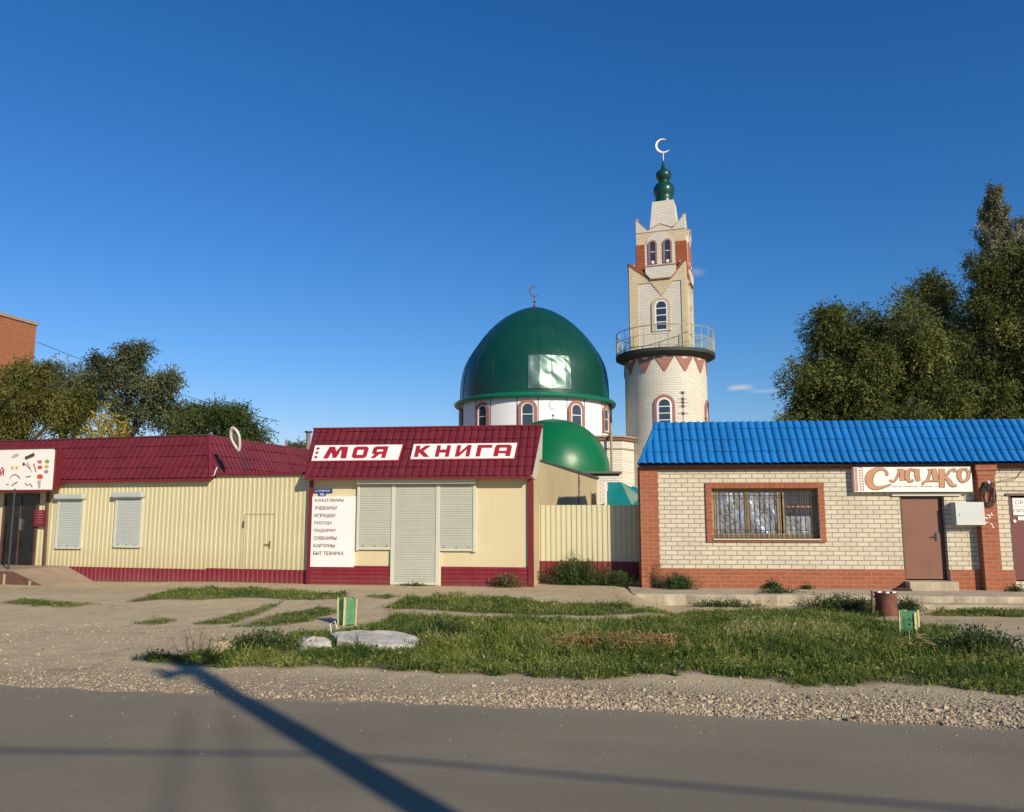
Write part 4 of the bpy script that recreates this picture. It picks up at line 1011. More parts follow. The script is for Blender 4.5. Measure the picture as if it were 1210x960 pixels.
part('lettering', mbo, obd, T, 'brown outline of the letters'); part('lettering', mbf, obr, T, 'caramel fill of the letters')

# meter box
T = fthing('meter_box', 'pale grey metal cabinet on the brick wall right of the brown door', 'box', F)
bv = -.22; a, b = F.u(1129, 607, bv), F.u(1163, 607, bv); z0, z1 = F.z(1146, 621, bv), F.z(1146, 593.5, bv)
mb = MB(); mb.box(a, b, bv+.02, -.003 if b < px0 else -.24, z0, z1) if False else mb.box(a, min(b, px0-.01), bv+.02, -.003, z0, z1)
mb.box(min(b, px0-.01), b, -.24+.02, -.203, z0, z1) if b > px0 else None
part('case', mb, M['box'], T)
mb = MB(); mb.box(a, b, bv-.02, bv+.018, z0+.005, z1-.005); dd = part('door', mb, M['box'], T, bev=.006)
mb = MB(); mb.tube((a+.07, bv-.03, (z0+z1)/2-.02), (a+.07, bv-.015, (z0+z1)/2-.02), .012); part('lock', mb, M['darkmetal'], dd)
# cable bundle on the pilaster and feeder wires
rg = np.random.default_rng(4); T = fthing('cable_bundle', 'tangled coil of black cables hanging on the orange brick pilaster', 'cables', F)
cx, cz = F.uz(1167.5, 584, -.24)
for k in range(7):
    mb = MB(); r1, r2 = rg.uniform(.05, .13), rg.uniform(.14, .25); ox, oz = rg.uniform(-.04, .04), rg.uniform(-.06, .03)
    mb.path([(cx+ox+r1*cos(t_), -.235-.03*rg.random()-.02*sin(t_), cz+oz+r2*sin(t_)) for t_ in np.linspace(0, 2*pi, 22)], .008, 5, False); part('coil', mb, M['cable'], T)
mb = MB(); bx, bz = F.uz(1166, 572, -.24); mb.box(bx-.05, bx+.05, -.27, -.203, bz-.05, bz+.04); mb.tube((bx-.06, -.25, bz-.02), (bx+.08, -.26, bz+.06), .012); part('bracket', mb, M['darkmetal'], T)
mb = MB(); mb.tube((bx+.02, -.29, bz+.06), (bx+.02, -.27, bz+.01), .03, n=10); part('insulator', mb, M['white'], T)
mb = MB(); fx, fz = F.uz(1212, 549.5, -.8); fx2, fz2 = F.uz(1212, 551.5, -.75)
mb.path([(bx, -.26, bz), (bx+.5, -.45, bz+.12), (fx, -.8, fz), (fx+24, -9, fz+4.4)], .006, 5); mb.path([(bx, -.26, bz-.02), (bx+.5, -.4, bz+.08), (fx2, -.75, fz2), (fx2+24, -8.6, fz2+4.3)], .005, 5)
part('wire', mb, M['cable'], T)
mb = MB(); gx_, gz_ = F.uz(1169, 617, -.203)
rg = np.random.default_rng(9)
for k in range(9):
    xx, zz_ = gx_+rg.uniform(-.09, .09), gz_+rg.uniform(-.16, .16); l_ = rg.uniform(.03, .09); an = rg.uniform(0, pi)
    ribbon(mb, [(xx, zz_), (xx+l_*cos(an), zz_+l_*sin(an))], [.025, .015], -.2045-.0003*k)
part('mortar_patch', mb, M['white'], shop)
# concrete apron
ap = MB(); F0 = F
ax0 = F.u(748, 704, -1.45); av = F.uz
def apron_v(py): 
    for v in np.arange(-3.5, 0, .01):
        if F.z(748, py, v) >= 0.0: return v
    return -1.5
vfront = -1.55
for v in np.arange(-3.5, 0, .01):
    if F.z(760, 702.5, v) < -.02: vfront = float(v); break
ax0 = F.u(748, 704, vfront)
print('APRON', vfront, ax0)
stp = F.u(1075, 704, vfront)
mb = MB(); n = 60
top, bot = [], []
rg = np.random.default_rng(2)
vs = [(ax0, .6), (ax0-.02, vfront+.1)]+[(ax0+(xEnd-ax0)*i/n+.05, vfront+.03*math.sin(i*1.7)+rg.uniform(-.02, .02)) for i in range(n+1)]+[(xEnd, -.05), (.02, -.052), (-.06, -.052), (-.06, .6)]
mb.hprism(vs, -.5, -.012); ap = solo('apron_slab', mb, M['concrete'], 'worn concrete apron slab along the foot of the brick shop', 'slab', F.w(0, 0, 0), -F.a, bev=.03)
mb = MB(); mb.hprism([(stp+.1*math.sin(i*2.1)*(i == 0)+(xEnd-stp)*i/30, vfront-.42+.02*math.sin(i*1.9)) for i in range(31)]+[(xEnd, vfront-.03), (stp, vfront-.03)], -.5, -.135)
solo('lower_step', mb, M['concrete'], 'cracked lower concrete step in front of the apron at the right', 'step', F.w(0, 0, 0), -F.a, bev=.03)

# ------------------------------------------------------------------ mosque
MY = 38.0
def zat(py, Y): return at(605, py, Y)[2]
mc = at(632, 480, MY); MX = mc[0]
mosque = thing('mosque', 'white and cream brick mosque with a large faceted dark green dome', 'mosque', (MX, MY, 0), 0)
pxm = FPX/MY/1.0
ks = 940/ (MY*cos(PITCH))      # px per metre near the drum
Rr, Rd, Rw = 97.5/25.1, 90.2/25.1, 90/25.1
zr = zat(478.5, MY)
hgt = lambda py, Y=MY: zat(py, Y)
DP = [(353,0),(353,45),(350,90),(343,130),(332,165),(312,202),(287,238),(258,275),(229,307),(193,340),(152,371),(110,395),(70,412),(30,424),(0,428)]
sc = Rd/353*1.0
ztop = zat(363.5, MY)
zs_ = (ztop-zr-.02)/428
NS = 20
def poly_lathe(prof, n, off, mbx):
    o = len(mbx.v)
    for r, z in prof:
        for k in range(n): t_ = 2*pi*k/n+off; mbx.v.append((r*cos(t_), r*sin(t_), z))
    for i in range(len(prof)-1):
        for k in range(n):
            mbx.uv[len(mbx.f)] = [(k*1.1, prof[i][1]), (k*1.1+1.1, prof[i][1]), (k*1.1+1.1, prof[i+1][1]), (k*1.1, prof[i+1][1])]
            mbx.f.append((o+i*n+k, o+i*n+(k+1) % n, o+(i+1)*n+(k+1) % n, o+(i+1)*n+k))
off = -pi/2+radians(-7+9)
mb = MB(); poly_lathe([(r*sc, zr+z*zs_) for r, z in DP], NS, off, mb)
dome = part('dome', mb, M['dome'], mosque, 'large pointed dark green metal dome', autosm=25)
# raised seams along the ribs
mb = MB()
for k in range(NS):
    t_ = 2*pi*k/NS+off; mb.path([((r*sc+.002)*cos(t_), (r*sc+.002)*sin(t_), zr+z*zs_) for r, z in DP[:-1]], .009, 4, False)
part('seam', mb, M['dome'], dome)
# bare crumpled sheets on the facets facing the camera
pm_ = M['patch']
mb = MB(); rg = np.random.default_rng(5)
def domept(th, h):   # th facet angle, h in profile units
    rs = np.interp(h, [z for r, z in DP], [r for r, z in DP]); 
    k = math.floor((th-off)/(2*pi/NS)); mid = off+(k+.5)*2*pi/NS
    rr_ = rs*sc*cos(pi/NS)/cos(th-mid); return rr_*cos(th), rr_*sin(th), zr+h*zs_
def azpx(zx): return math.asin(max(-1, min(1, (zx-445)/353)))-pi/2    # zoom-7 column -> angle
a0_, a1_ = azpx(400)+radians(1), azpx(588)+radians(1)
nu, nv = 56, 44
for j in range(nv+1):
    for i in range(nu+1):
        th = a0_+(a1_-a0_)*i/nu; h_ = 22+(158-22)*j/nv
        x_, y_, z_ = domept(th, h_); fx = (i/nu*2) % 1.0; fz = j/nv
        u_ = i/nu; d = .010*math.sin(9*u_+5*fz*fz)+.013*math.sin(17*u_*fz+2)+.010*math.sin(6*(u_+fz)**2+4*fz)+.02*math.sin(3.1*pi*u_)*math.sin(2.2*pi*fz)
        d += -.02*math.exp(-((u_-.52)/.03)**2)
        ed = min(i, nu-i, j, nv-j)/4.0; d = .035+d*.95*min(1, ed)
        d = max(d, .012); r_ = hypot(x_, y_); mb.v.append((x_*(1+d/r_), y_*(1+d/r_), z_))
for j in range(nv):
    for i in range(nu): k = j*(nu+1)+i; mb.f.append((k, k+1, k+nu+2, k+nu+1))
part('bare_sheets', mb, pm_, dome, 'crumpled bare silver sheets on the front of the dome', smooth=True)
mb = MB(); mb.lathe([(Rd-.05, zr-.10), (Rr-.05, zr-.16), (Rr, zr-.10), (Rr, zr-.02), (Rr-.1, zr+.05), (Rd+.06, zr+.10), (Rd-.02, zr+.10)], 0, 0, 60); part('eave_ring', mb, M['ring'], mosque, smooth=True, autosm=40)
# crescent helper
def crescent(px, pyc, Rpx, Y, parent, X0, Y0, mat, th=.03, rot=.15, wfat=.34):
    s = Y*1.0/930; cz = zat(pyc, Y); R = Rpx*s; mb = MB(); n = 40; outl = []
    a0c, a1c = radians(58), radians(330)
    oo, ii_ = [], []
    for k in range(n+1):
        t_ = a0c+(a1c-a0c)*k/n; f = math.sin(pi*k/n)**.8; oo.append((R*cos(t_), R*sin(t_))); ii_.append(((R-R*wfat*f)*cos(t_)+0, (R-R*wfat*f)*sin(t_)))
    vs_ = oo+ii_; m_ = n+1; V_ = []
    for sy in (-th/2, th/2): V_ += [(x_, sy, z_+cz) for x_, z_ in vs_]
    fs = []
    for k in range(n):
        fs += [(k, m_+k, m_+k+1, k+1), (2*m_+k, 2*m_+k+1, 3*m_+k+1, 3*m_+k), (k, k+1, 2*m_+k+1, 2*m_+k), (m_+k, 3*m_+k, 3*m_+k+1, m_+k+1)]
    mb.add([(x_+X0, y_+Y0, z_) for x_, y_, z_ in V_], fs)
    o_ = part('crescent', mb, mat, parent); return o_, cz-R
cr, zb_ = crescent(631, 344.5, 6.6, MY, mosque, 0, 0, M['brownmetal'], .05, wfat=.26)
mb = MB(); mb.tube((0, 0, ztop-.1), (0, 0, zb_+.03), .022); mb.lathe([(.02, ztop+.22), (.075, ztop+.28), (.02, ztop+.34)], 0, 0, 10); mb.lathe([(.12, ztop-.04), (.06, ztop+.1), (.02, ztop+.14)], 0, 0, 12); part('finial', mb, M['brownmetal'], mosque)
# drum with alternating windows
zd0 = 4.6; zd1 = zr-.08
mb = MB(); mb.lathe([(Rw, zd0), (Rw, zd1)], 0, 0, 80); drum = part('drum', mb, M['whitewall'], mosque, smooth=True)
wang = [-pi/2+radians(-6.7+35.6*k) for k in range(-3, 4)]
wz0_, wz1_ = zat(502.5, MY-Rw)-.0, zat(473.0, MY-Rw)
def arch_pts(w, z0, z1, n=12):
    r = w/2; return [(-r, z0), (r, z0)]+[(r*cos(pi*k/n), z1-r+r*sin(pi*k/n)) for k in range(n+1)]
def bend(mb, R, th0):
    out = []
    for x, y, z in mb.v:
        t_ = th0+x/R; rr_ = R-y; out.append((rr_*cos(t_), rr_*sin(t_), z))
    mb.v = out; return mb
def arch_ring(mb, wo, wi, z0, zo1, zi1, y0, y1, n=14):
    ro, ri = wo/2, wi/2
    O_ = [(-ro, z0)]+[(ro*cos(pi-pi*k/n), zo1-ro+ro*sin(pi-pi*k/n)) for k in range(n+1)]+[(ro, z0)]
    I_ = [(-ri, z0)]+[(ri*cos(pi-pi*k/n), zi1-ri+ri*sin(pi-pi*k/n)) for k in range(n+1)]+[(ri, z0)]
    m_ = len(O_); V_ = [(x, y0, z) for x, z in O_]+[(x, y0, z) for x, z in I_]+[(x, y1, z) for x, z in O_]+[(x, y1, z) for x, z in I_]
    f = []
    for k in range(m_-1): f += [(k, k+1, m_+k+1, m_+k)[::-1], (k, k+1, 2*m_+k+1, 2*m_+k), (m_+k, 3*m_+k, 3*m_+k+1, m_+k+1)]
    mb.add(V_, f)
for th in wang:
    zw0 = zat(505, MY-Rw); zw1 = zat(471.8, MY-Rw)
    mb = MB(); arch_ring(mb, .84, .56, zw0, zw1, zw1-.14, -.07, -.002); mb.box(-.45, .45, -.07, -.002, zw0-.06, zw0-.001); bend(mb, Rw, th); fr_ = part('window', mb, M['pbrick'], mosque)
    mb = MB(); arch_ring(mb, .56, .46, zw0+.001, zw1-.14, zw1-.19, -.045, -.003); mb.box(-.23, .23, -.035, -.01, zw0+.56, zw0+.59); mb.box(-.28, .28, -.05, -.01, zw0, zw0+.04); bend(mb, Rw, th); part('frame', mb, M['white'], fr_)
    mb = MB(); mb.prism(arch_pts(.46, zw0+.04, zw1-.19), -.02, -.004); bend(mb, Rw, th); part('pane', mb, M['glass'], fr_)
mb = MB()
for k in range(-3, 4):
    for dt in (-7.4, 7.4):
        t_ = -pi/2+radians(-6.7+35.6*k+dt); mb.tube(((Rw+.012)*cos(t_), (Rw+.012)*sin(t_), zd0), ((Rw+.012)*cos(t_), (Rw+.012)*sin(t_), zd1), .014, n=4)
part('panel_seam', mb, M['brownmetal'], drum)
# main body with chamfered corner, and a body wing behind the minaret foot
bt = zat(517.5, MY-3.2)
wf = MY-3.3
def mx_(px, Y): return at(px, 520, Y)[0]-MX
bxr = mx_(735, wf); cxr = mx_(749, wf+.9)
outl = [(-4.6, -3.3), (bxr, -3.3), (cxr, -2.4), (cxr, -1.9), (mx_(900, MY-1.9), -1.9), (mx_(900, MY-1.9), 5), (-4.6, 5)]
mb = MB(); mb.hprism(outl, -.3, bt); part('wall', mb, M['wbrick'], mosque, 'cream white brick wall with a chamfered corner')
def offs(o_, e):
    return [(-4.6-e, -3.3-e), (bxr+e*.5, -3.3-e), (cxr+e, -2.4-e*.4), (cxr+e, -1.9-e), (mx_(900, MY-1.9)+e, -1.9-e), (mx_(900, MY-1.9)+e, 5+e), (-4.6-e, 5+e)]
mb = MB(); mb.hprism(offs(0, .16), bt+.003, bt+.08); mb.hprism(offs(0, .03), bt-.52, bt-.45); part('cornice', mb, M['cornice'], mosque)
mb = MB(); mb.hprism(offs(0, .10), bt-.12, bt-.002); part('cornice_course', mb, M['brownline'], mosque) 
mb = MB()
for i in range(7): mb.hprism(offs(0, .008), bt-.52-.5*(i+1), bt-.52-.5*(i+1)+.035)
part('string_course', mb, M['obrick'], mosque)
mb = MB(); dxp = mx_(721.5, wf-.1); mb.path([(dxp-.0, -3.6, .0), (dxp, -3.6, bt+.3), (dxp, -3.5, bt+.6)], .05, 8); part('drain_pipe', mb, M['cornice'], mosque)
mb = MB(); qx = mx_(722.5, MY-.6); mb.tube((qx, -.6, zr-.1), (qx, -.6, bt), .04); part('drain_pipe', mb, M['cornice'], mosque)
# vestibule with its small dome
VY = 31.5
vx = at(654, 557, VY)[0]; vR = 66/940*VY/cos(PITCH)*1.0; vz = zat(557, VY)
vt = thing('vestibule', 'low brick porch of the mosque under a small bright green dome', 'mosque porch', (vx, VY, 0), radians(-3))
mb = MB(); v1 = at(735, 560, VY-vR-.35)[0]-vx
mb.box(-v1, v1, -vR-.3, 4.2, -.3, vz-.30); part('wall', mb, M['wbrick'], vt)
mb = MB(); mb.box(-v1-.12, v1+.12, -vR-.45, 4.2, vz-.23, vz-.15); mb.box(-v1-.03, v1+.03, -vR-.33, 4.2, vz-.3, vz-.231); part('cornice', mb, plain('green grey cornice', (.10, .12, .08)), vt, bev=.01)
mb = MB(); zt_ = zat(495.8, VY); hh = zt_-vz+.12
prof = [(vR*cos(radians(a))*1.0, vz-.15+(hh+.03)*(sin(radians(a))**.94)) for a in range(0, 90, 4)]+[(0.02, zt_)]
mb.lathe(prof, 0, 0, 64); part('dome', mb, M['dome2'], vt, 'small smooth bright green dome', smooth=True)
cr, zb_ = crescent(654, 478.5, 5.4, VY, vt, 0, 0, M['silver'], .03, wfat=.22)
mb = MB(); mb.tube((0, 0, zt_-.05), (0, 0, zb_+.02), .014); mb.lathe([(.02, zt_+.1), (.06, zt_+.15), (.02, zt_+.2)], 0, 0, 10); mb.lathe([(.1, zt_-.02), (.05, zt_+.03), (.02, zt_+.06)], 0, 0, 10); part('finial', mb, M['silver'], vt)

# teal porch roof behind the fence
TY = 26.8
a0 = at(713, 597, TY); a1 = at(762, 597, TY)
T = thing('gate_canopy', 'teal metal hipped canopy showing above the fence beside the brick shop', 'canopy', (a0[0], TY, 0), radians(-8))
wq = a1[0]-a0[0]+.25; zc0, zc1 = zat(598, TY), zat(570, TY)
xa = at(716, 570, TY)[0]-a0[0]; xb = at(733, 570, TY)[0]-a0[0]; xc = at(745, 590, TY)[0]-a0[0]
mb = MB(); mb.add([(xa+.04, 0, zc0), (xc+.05, -.1, zc0), (xb, .1, zc1), (xa+.06, .1, zc1), (xa+.04, 1.6, zc0), (xa+.06, 1.2, zc1)],
  [(0, 1, 2, 3), (4, 0, 3, 5), (0, 4, 1)])
mb.add([(xc+.03, -.1, zc0+.0), (wq, -.3, zc0), (wq+.1, 1.4, zc0+.42), (xc+.3, 1.1, zc0+.47), (xb+.02, .12, zc1-.0), (xb+.3, 1.3, zc1-.1)], [(0, 3, 4), (0, 1, 2, 3), (3, 5, 4), (2, 5, 3)])
mb.add([(xc, .2, zc0+.05), (xc+.4, .9, zc0+.5), (xb+.4, 1.3, zc1-.08), (wq+.1, 1.5, zc0+.40)], [(0, 1, 2), (1, 3, 2)])
part('roof', mb, M['teal'], T)
mb = MB(); mb.add([(xb, .1, zc1), (xc+.35, .75, zc0+.32), (xc+.02, -.1, zc0+.02)], [(0, 2, 1)]); part('valley_panel', mb, plain('faded grey green metal', (.18, .26, .2), .4), T)
mb = MB(); mb.box(xa-.06, xa+.03, .02, .08, zc0-.0, zc1+.0); mb.box(xa-.06, xa+.03, .08, 1.2, zc0, zc0+.5); part('barge_board', mb, M['board'], T)
mb = MB(); mb.box(xa, wq, -.02, 1.5, zc0-.06, zc0-.003); part('fascia', mb, M['darkmetal'], T)
mb = MB(); mb.box(xa+.1, xa+.22, .2, .32, -.3, zc0-.065); mb.box(wq-.3, wq-.18, .2, .32, -.3, zc0-.065); part('post', mb, M['brownmetal'], T)

# ------------------------------------------------------------------ minaret
NY = 36.5
nc = at(787, 470, NY); NX = nc[0]
mk = NY/ (940*cos(PITCH))*1.018
minaret = thing('minaret', 'tall brick minaret with round foot, balcony, square tower and green onion finial', 'minaret', (NX, NY, 0), 0)
Rc = 48.7*NY/940/1.0; Rc = 1.87
zc_b = zat(424, NY)
mb = MB(); mb.lathe([(Rc, -.3), (Rc, zc_b)], 0, 0, 72, uvr=Rc); part('round_shaft', mb, M['wbrick'], minaret, smooth=True)
# rose zigzag
tr_ = MB(); ntri = 13; zt2 = zat(425.5, NY-Rc); 
for k in range(ntri):
    wv = 2*pi*Rc/ntri; z1_ = zc_b-.05; z0_ = z1_-.95
    c_ = [(-wv/2, z1_-.42), (0, z0_), (wv/2, z1_-.42), (wv/2, z1_), (-wv/2, z1_)]
    mm = MB(); nst = 8; hgt_ = .78; 
    # stepped triangle: rows of bricks
    for s in range(nst):
        w_ = wv*(1-s/nst)*.5; mm.box(-w_, w_, -.035, -.002, z1_-.08-hgt_*(s+1)/nst, z1_-.08-hgt_*s/nst-.0005)
    mm.box(-wv/2, wv/2, -.035, -.002, z1_-.08, z1_)
    bend(mm, Rc+.002, -pi/2+radians(2)+2*pi*(k+.5)/ntri); tr_.add(mm.v, mm.f)
part('zigzag_course', tr_, M['pbrick'], minaret)
# balcony disc and railing
Rb = 2.28; zb0, zb1 = zat(421.5, NY)-.20, zat(421.5, NY)
mb = MB(); mb.lathe([(Rc, zb0-.12), (Rb-.1, zb0), (Rb, zb0+.05), (Rb, zb1), (.1, zb1)], 0, 0, 64); part('balcony', mb, M['underdisc'], minaret, 'dark green round balcony floor', smooth=True, autosm=35)
mb = MB(); zr1 = zb1+1.02; npst = 26
for z in (zr1, zr1-.42): mb.path([((Rb-.03)*cos(t_), (Rb-.03)*sin(t_), z) for t_ in np.linspace(0, 2*pi, 61)], .022 if z == zr1 else .012, 5, False)
mb.path([((Rb-.03)*cos(t_), (Rb-.03)*sin(t_), zb1+.1) for t_ in np.linspace(0, 2*pi, 61)], .016, 5, False)
rl = part('railing', mb, M['rail'], minaret)
for k in range(npst):
    t_ = 2*pi*k/npst; mb = MB(); mb.tube(((Rb-.03)*cos(t_), (Rb-.03)*sin(t_), zb1), ((Rb-.03)*cos(t_), (Rb-.03)*sin(t_), zr1), .018, n=5); part('post', mb, M['rail'], rl)
# translucent wire mesh of the railing: fine bars
mb = MB()
for k in range(190):
    t_ = 2*pi*(k+.5)/190; mb.tube(((Rb-.03)*cos(t_), (Rb-.03)*sin(t_), zb1+.1), ((Rb-.03)*cos(t_), (Rb-.03)*sin(t_), zr1-.42), .007, n=3, caps=False)
part('infill_bars', mb, M['rail'], rl)
# lower window on the round shaft
th = -pi/2+radians(-11-2.5)
zw0, zw1 = zat(508, NY-Rc), zat(466, NY-Rc)
mb = MB(); arch_ring(mb, .90, .66, zw0, zw1, zw1-.13, -.05, -.002); bend(mb, Rc, th); w_ = part('window', mb, M['pbrick'], minaret)
mb = MB(); arch_ring(mb, .66, .48, zw0, zw1-.13, zw1-.22, -.035, -.003); 
for i in range(5): mb.box(-.24, .24, -.03, -.008, zw0+.12+.3*i, zw0+.155+.3*i)
bend(mb, Rc, th); part('frame', mb, M['white'], w_)
mb = MB(); mb.prism(arch_pts(.48, zw0, zw1-.22), -.02, -.003); bend(mb, Rc, th); part('pane', mb, M['glass'], w_)
mb = MB(); arch_ring(mb, .90, .66, zw0, zw1-.1, zw1-.23, -.05, -.002); bend(mb, Rc, th+radians(80)); w_ = part('window', mb, M['pbrick'], minaret)
mb = MB(); mb.prism(arch_pts(.66, zw0, zw1-.23), -.02, -.003); bend(mb, Rc, th+radians(80)); part('pane', mb, M['glass'], w_)
# square tower, turned 19 degrees
tw = radians(-19)
G = Frame(787, 470, 19)
G.x, G.y = NX, NY
def TW(px, py, v): return G.uz(px, py, v)
def tpart(nm, mb, mat, par=None, lab=None, **k):
    o_ = part(nm, mb, mat, par or minaret, lab, **k)
    if par is None: o_.rotation_euler = (0, 0, tw)
    return o_
H1 = 1.28
zl1 = TW(783, 312, -H1)[1]; lft, rgt = TW(744.5, 380, -H1)[0], TW(811.5, 380, -H1)[0]
print('TOWER', lft, rgt, H1)
H1 = (rgt-lft)/2
lft, rgt = TW(744.5, 380, -H1)[0], TW(811.8, 380, -H1)[0]; cxo = (lft+rgt)/2
zcut = TW(783, 329, -H1)[1]; zpk = TW(750, 313, -H1)[1]
z0 = zb1
mb = MB(); mb.box(cxo-H1, cxo+H1, -H1, H1, z0, zcut); tpart('lower_tower', mb, M['obrick'])
# corner peaks
for fx, fy in ((-1, -1), (1, -1), (1, 1), (-1, 1)):
    s_ = .45*H1*2; mb = MB(); a = cxo+fx*H1; bx_ = fy*H1; t__ = .25
    for axis_ in (0, 1):
        pts = [(0, zcut), (-.92, zcut+.0), (-.92, zcut+.02), (0, zpk)]
        if axis_ == 0:
            P2 = [(a+fx*q[0], q[1]) for q in pts]; y0_, y1_ = (bx_, bx_-fy*t__) ; mb.prism(P2, min(y0_, y1_), max(y0_, y1_))
        else:
            V_ = []; 
            for xx in (a-fx*.002, a-fx*t__): V_ += [(xx, bx_+fy*q[0]-fy*.002, q[1]-.002) for q in pts]
            mb.add(V_, [(0, 1, 2, 3), (7, 6, 5, 4), (0, 4, 5, 1), (1, 5, 6, 2), (2, 6, 7, 3), (3, 7, 4, 0)])
    tpart('corner_peak', mb, M['obrick'])
# stepped brown edge on the front
for rot in range(4):
    pass
# white panel on the front and right sides
def side_parts(k):
    """decoration of one side of the tower, as children turned by k*90 degrees"""
    R_z = tw+k*pi/2
    def sp(nm, mb, mat, lab=None):
        mb.v = [((x-CC[0]), y, z) for x, y, z in mb.v]
        o_ = part(nm, mb, mat, minaret, lab)
        o_.rotation_euler = (0, 0, R_z); o_.location = (CC[0]*cos(tw), CC[0]*sin(tw), 0); return o_
    CC = [cxo]
    pw0, pw1 = TW(754.5, 370, -H1)[0], TW(806, 370, -H1)[0]; pz1 = TW(783, 333.5, -H1)[1]
    y0 = -H1
    mb = MB(); mb.box(pw0, pw1, y0-.012, y0-.001, z0+.02, pz1); sp('white_panel', mb, M['wbrick'])
    mb = MB(); mb.box(lft, pw0-.001, y0-.05, y0-.001, z0+.02, zcut-.0); mb.box(pw1+.001, rgt, y0-.05, y0-.001, z0+.02, zcut); mb.box(pw0-.001, pw1+.001, y0-.05, y0-.001, pz1+.001, zcut)
    tx, tz = TW(782, 349, -H1); tl, tr2 = TW(770, 334, -H1)[0], TW(794, 334, -H1)[0]; ns = 8
    for s in range(ns):
        f = 1-(s)/ns; w_ = (tr2-tl)/2*f; mb.box((tl+tr2)/2-w_, (tl+tr2)/2+w_, y0-.045, y0-.0125, pz1-(pz1-tz)*(s+1)/ns, pz1-(pz1-tz)*s/ns-.0004)
    sp('ochre_border', mb, M['obrick'])
    # notch edge course
    mb = MB(); ca, cb = TW(768.5, 329, -H1)[0], TW(793.5, 329, -H1)[0]; ns = 9
    mb.box(ca, cb, y0-.075, y0-.001, zcut-.03, zcut+.03)
    for s in range(ns):
        for sg, c0, c1 in ((-1, ca, lft), (1, cb, rgt)):
            x0_, x1_ = c0+(c1-c0)*s/ns, c0+(c1-c0)*(s+1)/ns; zz0 = zcut+(zpk-zcut)*s/ns
            mb.box(min(x0_, x1_), max(x0_, x1_), y0-.075, y0-.001, zz0+.01, zz0+.07+(zpk-zcut)/ns)
    sp('stepped_course', mb, M['rbrick'])
    for c0, c1 in ((ca, lft), (cb, rgt)):
        mb = MB()
        for s in range(ns):
            x0_, x1_ = c0+(c1-c0)*s/ns, c0+(c1-c0)*(s+1)/ns; zz0 = zcut+(zpk-zcut)*s/ns
            mb.box(min(x0_, x1_), max(x0_, x1_), y0-.04, y0+.2, zcut-.001, zz0+.012)
        sp('stepped_peak', mb, M['obrick'])
    wc = TW(781.5, 370, -H1)[0]; wz0_, wz1_ = TW(781.5, 389, -H1)[1], TW(781.5, 354.5, -H1)[1]
    def sh_(mb): mb.v = [(x+wc, y+y0, z) for x, y, z in mb.v]; return mb
    mb = MB(); arch_ring(mb, .86, .62, wz0_-.1, wz1_+.16, wz1_+.02, -.06, -.013); sh_(mb); w = sp('window', mb, M['obrick'])
    mb = MB(); arch_ring(mb, .60, .45, wz0_-.05, wz1_+.0, wz1_-.075, -.045, -.013)
    for i in range(3): mb.box(-.22, .22, -.04, -.013, wz0_+.32*(i+1)-.02, wz0_+.32*(i+1)+.02)
    mb.box(-.3, .3, -.06, -.013, wz0_-.08, wz0_-.02)
    sh_(mb); mb.v = [((x-cxo), y, z) for x, y, z in mb.v]; part('frame', mb, M['white'], w)
    mb = MB(); mb.prism(arch_pts(.45, wz0_-.02, wz1_-.075), -.03, -.0135); sh_(mb); mb.v = [((x-cxo), y, z) for x, y, z in mb.v]; part('pane', mb, M['glass'], w)
    # upper stage
    CC[0] = mid2
    y2 = -H2
    for (a_, b_) in ((lf2, TW(761.5, 300, -H2)[0]), (TW(798.5, 300, -H2)[0], rg2)):
        mb = MB(); mb.box(a_, b_, y2-.03, y2-.001, zcut-.05, TW(780, 287.5, -H2)[1]); sp('red_panel', mb, M['rbrick'])
    w0, w1 = TW(762, 300, -H2)[0], TW(798, 300, -H2)[0]; zs1 = TW(780, 313, -H2)[1]
    mb = MB(); mb.prism([(w0, zs1), (w1, zs1), (w1, zs1+.9), (w1-.15, zs1+1.25), ((w0+w1)/2+.2, zs1+1.55), ((w0+w1)/2-.2, zs1+1.55), (w0+.15, zs1+1.25), (w0, zs1+.9)], y2-.03, y2-.001)
    sp('white_panel', mb, M['wbrick'])
    # overhanging white balcony front
    CC[0] = cxo
    zz0, zz1 = TW(780, 328.5, -H1-.1)[1], TW(780, 314.5, -H1-.1)[1]
    a_, b_ = TW(763, 315, -H1)[0], TW(799, 315, -H1)[0]; c_, d_ = TW(769, 329, -H1)[0], TW(793, 329, -H1)[0]
    mb = MB(); mb.prism([(c_, zz0), (d_, zz0), (b_, zz0+.25), (b_, zz1), (a_, zz1), (a_, zz0+.25)], -H1-.13, -H2+.01); sp('parapet', mb, M['wbrick'])
    mb = MB(); mb.box(a_-.03, b_+.03, -H1-.15, -H2, zz1+.001, zz1+.05); mb.box(c_-.02, d_+.02, -H1-.14, -H1-.03, zz0-.05, zz0-.001); sp('parapet_cap', mb, M['pbrick'])
    CC[0] = mid2
    for pxw in (771.5, 789):
        wc2 = TW(pxw, 300, -H2)[0]; a1_, a2_ = TW(780, 311.5, -H2)[1], TW(780, 283.5, -H2)[1]
        mb = MB(); arch_ring(mb, .40, .24, a1_, a2_, a2_-.08, -.08, -.031); mb.v = [(x+wc2, y+y2, z) for x, y, z in mb.v]; w = sp('slit_window', mb, M['pbrick'])
        mb = MB(); mb.prism(arch_pts(.24, a1_, a2_-.08), -.045, -.0315); mb.v = [(x+wc2-CC[0], y+y2, z) for x, y, z in mb.v]; part('pane', mb, M['glass'], w)
        mb = MB(); mb.box(-.1, .1, -.06, -.046, a1_+.55, a1_+.58); mb.box(-.06, .06, -.09, -.046, a1_+.0, a1_+.13); mb.v = [(x+wc2-CC[0], y+y2, z) for x, y, z in mb.v]; part('frame', mb, M['white'], w)
